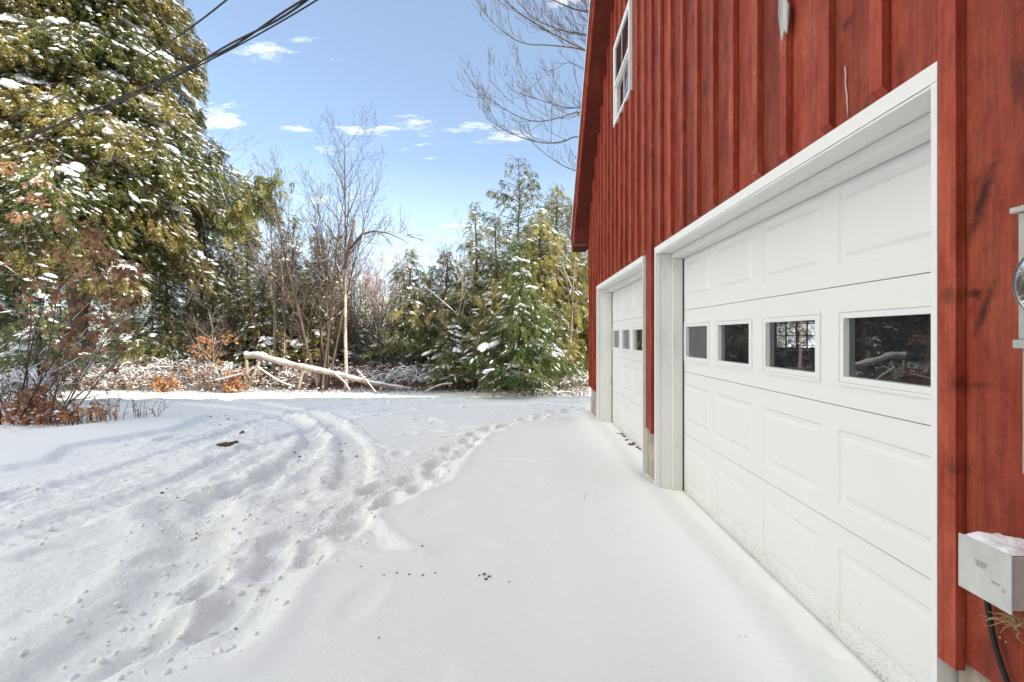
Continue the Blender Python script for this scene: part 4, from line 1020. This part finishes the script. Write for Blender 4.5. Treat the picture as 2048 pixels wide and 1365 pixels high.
# big spreading tree beyond the barn whose limbs reach over the roof edge
big = bpy.data.objects.new('maple_tree', None); COL.objects.link(big); big.location = (3.6, 14.0, gz(3.6,14))
tr = MB(); tr.tube([(0,0,-.3),(.05,0,3),(0,0,6.5),(-.1,0,10),(0,0,13.5)], [.34,.27,.22,.15,.05], 10); tr.build('trunk', M_bark, big, True)
lm = MB(); rq = random.Random(77)
def limb(pts, r0, lvl):
    r0 = r0*(.68 if lvl == 0 else 1); p = np.array(smooth_line3(pts), float); n = len(p); rad = np.linspace(r0, max(.003, r0*.2), n); lm.tube(p, rad, 5 if lvl == 0 else 3, cap=False)
    if lvl >= 3: return
    Lt = np.linalg.norm(np.diff(p, axis=0), axis=1).sum(); cnt = max(2, int(Lt*(3.4, 4.6, 5.5)[lvl]))
    for k in range(cnt):
        t0 = rq.uniform(.12,.97); i = min(n-2, int(t0*(n-1))); d = p[i+1]-p[i]; d /= np.linalg.norm(d)
        e = np.array([rq.gauss(0,.45), rq.gauss(0,.5), rq.gauss(.42,.42)]); nd = d*.9+e*.8; nd /= np.linalg.norm(nd); L = Lt*(.40-.24*t0)*rq.uniform(.5,1.25)
        q = p[i]; m1 = q+nd*L*.5+np.array([0,0,-.04*L]); m2 = q+nd*L*.8+np.array([0,0,.06*L]); limb([q, m1, m2, q+nd*L+np.array([0,0,.22*L])], max(.004, rad[i]*.52), lvl+1)
def smooth_line3(pts, k=2):
    p = [np.array(q, float) for q in pts]
    for _ in range(k):
        q = [p[0]]
        for a, b in zip(p[:-1], p[1:]): q += [a*.75+b*.25, a*.25+b*.75]
        q.append(p[-1]); p = q
    return p
def L3(*pp, Y=14.0):
    out = []
    for (px, py, dy) in pp:
        yy = Y+dy; out.append((( px-CX)*yy/F-big.location[0], yy-14.0, H+(CY-py)*yy/F-big.location[2]))
    return out
for pts, r in ((((1290,150,0),(1178,105,-.6),(1090,60,-1),(1020,15,-1.2),(985,-30,-1.3)), .05),
               (((1290,130,0),(1180,70,.2),(1120,62,.4),(1060,35,.6),(1000,-40,.8)), .045),
               (((1290,20,0),(1178,30,0),(1100,0,0),(1030,-50,0)), .05),
               (((1290,150,0),(1178,100,.3),(1100,90,.2),(1045,90,0),(1000,60,-.2),(962,18,-.3)), .04),
               (((1270,330,0),(1178,215,-.2),(1110,240,-.5),(1060,245,-.6),(1010,220,-.7),(958,185,-.8)), .04),
               (((1270,330,0),(1170,265,.2),(1110,290,.3),(1050,280,.4),(1000,255,.5),(970,235,.5)), .04),
               (((1270,240,0),(1178,215,.4),(1130,217,.5),(1080,200,.6),(1030,185,.6),(1010,165,.6)), .03),
               (((1270,370,0),(1170,350,0),(1120,330,.3),(1080,300,.5),(1050,270,.6)), .03),
               (((1290,60,0),(1178,150,.5),(1140,120,.6),(1110,140,.6),(1075,160,.6)), .022),
               (((1290,350,0),(1200,390,-.2),(1120,420,-.3),(1060,410,-.4)), .03),
               (((1290,450,0),(1200,480,-.2),(1110,500,-.3),(1010,520,-.4)), .03)):
    limb(L3(*pts), r, 0)
lm.build('limbs', M_bark, big, True)
tag(big, 'big leafless tree behind the barn reaching long bare limbs out past the roof edge', 'maple tree')

# oak saplings with dead leaves at the left
oaks = [(40,7.5,350,.022,501,(.10,0),3,'tallest leafless oak sapling at the left edge with dead brown leaves up its top'),
        (95,7.2,470,.020,502,(.55,.0),4,'oak sapling leaning right with a thick hanging clump of dead brown leaves'),
        (15,7.0,400,.020,503,(.25,0),3,'dark-stemmed oak sapling cut by the left edge, its lower twigs holding brown leaves'),
        (60,7.6,600,.020,504,(.75,0),3,'short oak sapling arching low to the right over the snow')]
for (px,Y,ty,r_,sd,ln_,st_,lb) in oaks:
    o = bare_tree('oak_sapling', top_h(ty,Y,px), r_, sd, M_twig if sd != 503 else M_bark_d, 3, (8,4,3), (38,40,42), stems=st_, spread=.28, snow=.55, first=.25, lean=ln_, curve=.3, min_r=.0028, tip_leaf=(M_oak, 3, .13, (0.2,2.5,.87)), up=.4)
    place(o, px, Y, lb, 'oak sapling')
# hanging leaf clumps, part of the leaning sapling
rg = np.random.default_rng(50); lf = MB(); cl = []
for (px,py,s,n) in ((185,500,.20,130),(160,560,.25,190),(215,600,.22,170),(175,640,.20,120),(60,400,.18,70),(110,420,.14,60),(200,545,.2,110),(235,520,.14,60),(70,790,.16,140),(50,840,.14,110),(90,820,.18,130),(120,500,.10,40),(20,380,.2,60),(165,460,.12,40)):
    c = np.array(at(px,py,7.1))
    for _ in range(max(2, n//40)): cl.append(c+rg.normal(0,s*.75,3)*[1,.8,1.1]+rg.normal(0,.045,(11,3))*[1,1,1.5])
ol = [x for x in bpy.data.objects if x.name.startswith('oak_sapling')][1]
p = np.concatenate(cl)-np.array(ol.location); n = len(p); D = rg.normal(0,1,(n,3)); D[:,2] -= .8
put_fronds(lf, p, D, rg.uniform(.08,.17,n).astype(np.float32), rg.random(n).astype(np.float32), LEAF, 1.2); lf.build('hanging_leaves', M_oak, ol)
# beech saplings with orange leaves
for (px,Y,ty,sd,lb) in ((405,12.9,640,601,'young beech with pale orange leaves under the big hemlock'),
                        (958,13.0,640,602,'young beech with orange leaves among the firs right of centre'),
                        (470,12.6,725,603,'low beech shoots with orange leaves next to the broken end of the fallen trunk'),
                        (330,12.7,735,604,'knee-high shoots with tan leaves below the big hemlock')):
    o = bare_tree('beech_sapling', top_h(ty,Y,px), .022, sd, M_twig, 3, (10,5,3), (55,45,40), snow=.3, first=.15, curve=.3, min_r=.003, stems=2, spread=.2, tip_leaf=(M_beech, 2, .10, (0,2.2,.35)), up=.2)
    place(o, px, Y, lb, 'beech sapling')

# brush at the wood's edge: red stems, snow-lined arches, dry stalks
def brush(name, regions, n, hgt, m_, seed, label, snow=0.25, leaf=None):
    r = random.Random(seed); mb = MB(); sn = MB(); lf = MB(); PP = []
    for _ in range(n):
        x0,x1,Y0,Y1 = regions[r.randrange(len(regions))]; Y = r.uniform(Y0,Y1); px = r.uniform(x0,x1); X = (px-CX)*Y/F; z = gz(X,Y)
        a = r.uniform(0,6.28); L = hgt*r.uniform(.4,1.2); b = r.uniform(.1,.75)
        p = np.array([X,Y,z-.02]); q = [p]
        for k in range(1,5): t0 = k/4; q.append(p+np.array([math.cos(a)*L*b*t0*t0, math.sin(a)*L*b*t0*t0, L*(t0-.35*b*t0*t0)]))
        mb.tube(q, [.006,.005,.004,.003,.002], 3, r.random(), cap=False)
        for k in range(3):
            i = r.randint(1,3); d = np.array([r.gauss(0,1), r.gauss(0,1), r.uniform(0,1)]); d /= np.linalg.norm(d); mb.tube([q[i], q[i]+d*L*.3], [.0035,.002], 3, cap=False)
            if r.random() < snow: e = q[i]+d*L*.15; sn.tube([e+[-.03,0,.006], e+[0,0,.012], e+[.03,0,.006]], [.004,.011,.004], 4)
        if r.random() < snow: i = r.randint(2,4); PP.append(q[i])
        if leaf and r.random() < leaf: put_fronds(lf, np.array([q[3],q[4],q[2]]), np.array([[r.gauss(0,1),r.gauss(0,1),-.6]]*3), np.full(3,.09,np.float32), np.array([r.random()]*3), LEAF, 1)
    if PP:
        PP = np.array(PP); k = len(PP); s = RNG.uniform(.015,.045,k); put_blobs(sn, PP, RNG.normal(0,1,(k,3))*[1,1,.2], s*1.5, s, s*.6, BL0)
    root = tag(mb.build(name, m_), label, 'brush', None, 'stuff')
    if sn.V or sn.Q: sn.build('snow_clumps', M_bsnow, root, True)
    if lf.V: lf.build('leaves', M_beech, root)
brush('red_brush', [(730,1010,13.3,16.5),(560,740,13.6,17)], 2400, .75, M_redtwig, 1, 'reddish brown brush along the edge of the wood', .3)
brush('dry_undergrowth', [(250,620,12.8,17),(0,300,12.8,18),(980,1200,13,18)], 2400, .65, M_bark2, 2, 'dry tan undergrowth poking from the snow under the trees', .75, .35)
brush('dry_weeds', [(20,235,6.75,7.5),(0,120,6.9,8.2)], 210, .34, M_oak, 3, 'rust brown dead weeds along the foot of the oak saplings', .2, .5)
brush('grass_stalks', [(200,330,7.2,8.6)], 26, .45, M_twig, 4, 'a few bare dark stalks standing out of the snow', 0)
brush('edge_stubble', [(250,1170,12.3,13.4),(1030,1180,11.2,13)], 900, .16, M_twig, 5, 'short grass stubble at the snow edge below the trees', .1)
# arched snow-bent brush
def arches(px, Y, n, w_, h_, seed, label):
    r = random.Random(seed); o = bpy.data.objects.new('bent_shrub', None); COL.objects.link(o); mb = MB(); sn = MB()
    for k in range(n):
        a = r.uniform(0,6.28); d = np.array([math.cos(a), math.sin(a)*.5]); W = w_*r.uniform(.4,1.1); hh = h_*r.uniform(.5,1.1); p0 = np.array([r.gauss(0,.25), r.gauss(0,.25), 0])
        q = [p0+np.array([d[0]*W*t0, d[1]*W*t0, hh*math.sin(t0*math.pi*.85)]) for t0 in np.linspace(0,1,8)]
        mb.tube(q, np.linspace(.010,.003,8), 3, cap=False)
        s0 = r.randint(1,3); qq = np.array(q[s0:s0+4])+[0,0,.010]
        if r.random() < .8: sn.tube(qq, [.006,.014,.014,.006], 5, cap=False)
        for j in range(3):
            i = r.randint(2,6); e = np.array([r.gauss(0,1), r.gauss(0,.6), r.uniform(-.4,.5)]); e /= np.linalg.norm(e); mb.tube([q[i], q[i]+e*.3*W], [.004,.002], 3, cap=False); sn.tube([q[i]+[0,0,.008], q[i]+e*.22*W+[0,0,.010]], [.009,.004], 4, cap=False)
    mb.build('stems', M_twig, o); sn.build('snow_clumps', M_bsnow, o, True); place(o, px, Y, label, 'shrub')
arches(845, 13.4, 75, 1.1, .62, 1, 'low shrub bent into snow-covered arches in front of the round-topped fir')
arches(930, 13.6, 45, .9, .5, 2, 'snow-bent shrub between the arched shrub and the firs')
arches(250, 13.4, 60, 1.3, .6, 3, 'snow-heaped brush under the big hemlock')
arches(30, 8.2, 60, .9, .7, 4, 'snow-plastered twiggy shrub at the foot of the left oak saplings')
arches(620, 14.2, 45, 1.2, .5, 5, 'snow-covered twigs heaped behind the fallen trunk')
arches(1120, 12.6, 30, .9, .35, 6, 'low snowy twigs at the wood edge by the barn corner')

arches(440, 13.6, 50, 1.2, .7, 7, 'snow-covered twiggy mound between the beech and the slim straight tree')
arches(715, 14.3, 45, 1.1, .6, 8, 'snow-covered arched twigs behind the birch')
arches(770, 13.6, 45, 1.0, .5, 9, 'snowy low twigs right behind the thin end of the fallen trunk')
arches(1010, 13.6, 40, 1.1, .6, 10, 'snow-covered twigs under the ragged mid-height fir')
arches(130, 14.5, 60, 1.6, .8, 11, 'snowy tangle behind the trunk of the big hemlock')
arches(340, 14.6, 55, 1.5, .8, 12, 'snowy tangle in the shade right of the big hemlock trunk')

# fallen trunk with broken stump
def tpt(px, py, Y, o): return (np.array(at(px, py, Y)) - np.array(o.location))
ft = thing('fallen_tree', 'long pale fallen trunk with a ridge of snow, propped on broken stubs', 'fallen tree', (at(655,740,12.7)[0], 12.7, gz(at(655,740,12.7)[0], 12.7)))
prl = [(490,713,12.6),(520,712,12.6),(545,722,12.6),(600,735,12.6),(650,745,12.7),(700,757,12.8),(745,768,12.9),(790,776,13.0),(822,781,13.1)]
pts = np.array([tpt(a,b,c_,ft) for a,b,c_ in prl])
mb = MB(); mb.tube(smooth_line3(pts,1), np.linspace(.075,.035,len(smooth_line3(pts,1))), 9); mb.build('trunk', M_bark2, ft, True)
mb = MB(); q = np.array(smooth_line3(pts,2)); q[:,2] += .062+.010*np.sin(np.arange(len(q))*1.9); mb.tube(q, np.linspace(.060,.026,len(q))*(1+.22*np.sin(np.arange(len(q))*1.3)+.15*np.sin(np.arange(len(q))*2.9)), 9); mb.build('snow', M_bsnow, ft, True)
rq = random.Random(12); mb = MB()
for k in range(12):
    p = q[rq.randrange(len(q))]-np.array([0,0,.06]); d = np.array([rq.gauss(.3,.6), rq.gauss(0,.6), rq.gauss(-.2,.6)]); d /= np.linalg.norm(d); L = rq.uniform(.15,.6); mb.tube([p, p+d*L*.5+np.array([0,0,.02]), p+d*L], [.012,.008,.004], 4, cap=False)
mb.build('broken_twigs', M_bark2, ft)
for pp_ in (((493,716),(494,745),(496,775)), ((520,722),(508,748),(497,768)), ((606,738),(600,765),(597,778))):
    mb = MB(); mb.tube([tpt(a,b,12.62,ft) for a,b in pp_], [.045,.04,.05], 7); mb.build('prop_stub', M_bark2, ft, True)
for i, (seg, lb) in enumerate(((((715,742),(735,765),(755,790)), 'thin snow-lined stick leaning across the thin end of the fallen trunk'), (((850,785),(880,770),(905,768)), 'crooked snow-lined branch on the snow right of the fallen trunk'),
                      (((515,735),(560,765),(590,775)), 'snowy stick slanting down under the fallen trunk'), (((665,745),(690,765),(700,782)), 'broken stick beneath the middle of the fallen trunk'),
                      (((1060,778),(1100,786),(1140,785)), 'fallen stick lying on the snow by the barn corner'), (((430,762),(460,755),(485,748)), 'snowy stick lying left of the broken stubs'))):
    mb = MB(); P_ = np.array(smooth_line3([at(a,b,12.4 if i != 4 else 11.5) for a,b in seg],2)); mb.tube(P_, np.linspace(.026,.012,len(P_)), 6)
    st_ = tag(mb.build('fallen_stick', M_bark2, None, True), lb, 'stick', 'sticks on the snow'); mb = MB(); mb.tube(P_+[0,0,.022], np.linspace(.02,.010,len(P_)), 5); mb.build('snow', M_bsnow, st_, True)

# crumbled clods thrown up by wheels and boots
rg = np.random.default_rng(70); cx_, cy_, sz_c = [], [], []; M_clod = mat('clod_snow', (.925,.94,.905), .75, .2)
for ln_, sprd, cnt in [(WHEELS[0],.30,420),(WHEELS[1],.30,420),(WHEELS[2],.30,260),(WHEELS[3],.3,320),(FOOT,.30,900),(TRENCH,.30,260)]:
    a_ = np.array(ln_); k = rg.integers(0, len(a_), cnt); side_ = np.where(rg.random(cnt) < .5, -1, 1); off_ = side_*(.17+np.abs(rg.normal(0, sprd*.45, cnt))); ang_ = rg.uniform(0, 6.28, cnt)
    cx_.append(a_[k,0]+off_*np.cos(ang_)+rg.normal(0,.08,cnt)); cy_.append(a_[k,1]+off_*np.sin(ang_)+rg.normal(0,.08,cnt)); cnt; sz_c.append(.003+.013*rg.random(cnt)**2.6)
cx_ = np.concatenate(cx_); cy_ = np.concatenate(cy_); sz_c = np.concatenate(sz_c)
ok = (cy_ > 1.6) & (cy_ < 13) & pip(cx_, cy_, TRAMPLED); cx_ = cx_[ok]; cy_ = cy_[ok]; sz_c = sz_c[ok]
zc_ = ground_height(cx_[None], cy_[None], True)[0]
mb = MB(); put_blobs(mb, np.stack([cx_, cy_, zc_], -1), rg.normal(0,1,(len(cx_),3))*[1,1,.1], sz_c*1.2, sz_c, sz_c*.8, BL1, rg)
tag(mb.build('snow_clods', M_clod, None, True), 'crumbled clods of snow thrown up along the ruts and footprints', None, None, 'stuff')

# small litter on the snow
def zfine(x, y): return float(ground_height(np.array([[x]]), np.array([[y]]), True)[0,0])
def rock(name, px, py, s, m_, label, cat, group=None, flat=.6, seed=0):
    x, y = gp(px, py, .05); V, Fc = BL1[seed % 6]; a = seed*1.3; V = V.copy(); c_, s_ = math.cos(a), math.sin(a)
    W = np.stack([(V[:,0]*c_-V[:,1]*s_)*s, (V[:,0]*s_+V[:,1]*c_)*s*.7, V[:,2]*s*flat], -1)
    mb = MB(); mb.add(W, Fc); o = mb.build(name, m_, None, False); o.location = (x, y, zfine(x,y)+s*.12); tag(o, label, cat, group); return o
rock('pine_cone', 484, 877, .032, M_leafd, 'dark cone on the packed snow above the torn bark', 'cone', None, .8, 1)
def bark_piece():
    x, y = gp(458, 902, .05); mb = MB(); r = random.Random(4)
    for k in range(9):
        p = np.array([r.uniform(-.13,.07), r.uniform(-.06,.05), .015]); a = r.uniform(.1,.7); d = np.array([math.cos(a), math.sin(a), r.uniform(-.05,.15)]); L = r.uniform(.07,.15); w_ = np.array([-d[1], d[0], 0])*r.uniform(.012,.03); u = np.array([0,0,.008])
        A = [p-w_, p+d*L-w_*.3, p+d*L+w_*.5, p+w_]; mb.hexa([*A, *[q+u+[0,0,r.uniform(0,.012)] for q in A]])
    o = mb.build('torn_bark', M_leafd); o.location = (x, y, zfine(x,y)); tag(o, 'ragged piece of torn brown bark in the wheel track', 'bark')
bark_piece()
ck = [(968,1178,.012),(978,1182,.010),(972,1188,.013),(958,1180,.008),(870,1175,.009),(846,1180,.009),(818,1178,.008),(793,1175,.007),(722,1161,.007),(1018,1192,.006),(758,1306,.007),(472,1272,.008),(845,1121,.010),(768,1180,.006)]
M_crumb = mat('pale_dirt', (.24,.20,.15), .9)
for i, (px,py,s) in enumerate(ck): rock('dirt_crumb', px, py, s*.85, M_crumb if i > 3 else M_leafd, 'tiny dark crumb of bark or dirt on the smooth snow', 'debris', 'crumbs on the smooth snow', .6, i)
r_ = random.Random(8)
for i in range(36):
    px, py = r_.choice([(450,850),(440,850),(480,845),(400,1080),(690,900),(700,905),(590,920),(340,1000),(860,808),(960,806),(560,830),(300,830),(700,935)]); px += r_.uniform(-35,35); py += r_.uniform(-14,14)
    rock('dirt_crumb', px, py, r_.uniform(.008,.018), M_leafd, 'small dark leaf scrap or crumb in the churned snow', 'debris', 'scraps in the churned snow', .5, i)
r_ = random.Random(9)
for i in range(16):
    t0 = i/15; px = 1235+62*t0+r_.uniform(-4,4); py = 872+38*t0+r_.uniform(-3,3)
    rock('dead_leaf', px, py, r_.uniform(.015,.035), M_leafd, 'dark curled dead leaf in the gap below the far garage door', 'leaf', 'leaves below the far door', .35, i)
mb = MB(); x, y = gp(1168,1005,.1); z = zfine(x,y); mb.tube([(x,y,z-.01),(x+.004,y,z+.03),(x+.012,y,z+.055)], [.0016,.0012,.0008], 4); tag(mb.build('grass_stalk', M_twig), 'single thin stalk poking out of the smooth snow', 'grass stalk')

# ------------------------------------------------------------------ light, sky, camera
SUN_EL, SUN_AZ = 27.0, 0.42      # elevation; direction towards the sun: (+1, -SUN_AZ)
sd = Vector((1, -SUN_AZ, 0)).normalized()*math.cos(R(SUN_EL)) + Vector((0,0,math.sin(R(SUN_EL))))
L = bpy.data.lights.new('sun', 'SUN'); L.energy = 3.9; L.angle = R(.5); L.color = (1.0, .93, .82)
lo = bpy.data.objects.new('sun', L); COL.objects.link(lo); lo.rotation_euler = sd.to_track_quat('Z', 'Y').to_euler(); lo.location = (20,-10,20)
W = bpy.data.worlds.new('World'); S.world = W; W.use_nodes = True; nt = W.node_tree; nt.nodes.clear()
class WT(NT):
    def __init__(s): s.t = nt
t = WT()
sky = t.n('ShaderNodeTexSky', sky_type='NISHITA'); sky.sun_disc = False; sky.sun_elevation = R(SUN_EL)
sky.sun_rotation = math.atan2(sd.x, sd.y); sky.air_density = 1.0; sky.dust_density = 1.2; sky.ozone_density = 1.5; sky.altitude = 200
tc = t.n('ShaderNodeTexCoord'); sp = t.n('ShaderNodeSeparateXYZ'); t.l(tc.outputs['Generated'], sp.inputs[0])
# cloud layer: project the view direction on a high plane
zc = t.math('MAXIMUM', sp.outputs[2], .02); zz_ = t.math('ADD', zc, .12)
px_ = t.math('DIVIDE', sp.outputs[0], zz_); py_ = t.math('DIVIDE', sp.outputs[1], zz_)
cb = t.n('ShaderNodeCombineXYZ'); t.l(px_, cb.inputs[0]); t.l(py_, cb.inputs[1])
mp = t.n('ShaderNodeMapping'); t.l(cb.outputs[0], mp.inputs['Vector']); mp.inputs['Scale'].default_value = (1.0, 2.2, 1); mp.inputs['Location'].default_value = (3.1, 1.7, 0)
cn = t.noise(mp.outputs[0], 1.35, 8, .62)
cover = t.math('MULTIPLY', t.math('SUBTRACT', cn, .582, True), 5.2, True)
# thick bright cloud added to the west, out of view, to light the wall
back = t.math('MULTIPLY', t.math('SUBTRACT', -.12, sp.outputs[0], True), t.math('MULTIPLY', t.math('SUBTRACT', .62, sp.outputs[1], True), 3.4), True)
cover = t.math('MAXIMUM', cover, t.math('MULTIPLY', back, t.math('ADD', .55, t.math('MULTIPLY', cn, .6)), True), True)
veil = t.math('ADD', .15, t.math('MULTIPLY', t.math('SUBTRACT', .34, sp.outputs[2], True), 1.5), True)
mn = t.n('ShaderNodeVectorMath', operation='MINIMUM'); t.l(sky.outputs[0], mn.inputs[0]); mn.inputs[1].default_value = (4.2, 5.3, 7.4)
sat = t.n('ShaderNodeHueSaturation'); t.l(mn.outputs[0], sat.inputs['Color']); sat.inputs['Saturation'].default_value = 1.06; sat.inputs['Value'].default_value = 1.12
skyv = t.mix(veil, sat.outputs[0], (6.3, 7.3, 8.3))
skyc = t.mix(cover, skyv, (13.2, 12.6, 11.6))
bgn = t.n('ShaderNodeBackground'); t.l(skyc, bgn.inputs[0]); bgn.inputs[1].default_value = .10
wo_ = t.n('ShaderNodeOutputWorld'); t.l(bgn.outputs[0], wo_.inputs[0])

cam = bpy.data.cameras.new('camera'); co = bpy.data.objects.new('camera', cam); COL.objects.link(co); S.camera = co
co.location = (0,0,H); co.rotation_euler = (R(90),0,0); cam.sensor_width = 36; cam.lens = F/2048*36
cam.shift_x = -(CX-1024)/2048; cam.shift_y = -(682.5-CY)/2048; cam.clip_end = 600; cam.clip_start = .05
S.view_settings.view_transform = 'Standard'; S.view_settings.look = 'None'; S.view_settings.exposure = 1.14; S.view_settings.gamma = 1
S.render.engine = 'CYCLES'; S.cycles.max_bounces = 6; S.cycles.transparent_max_bounces = 12
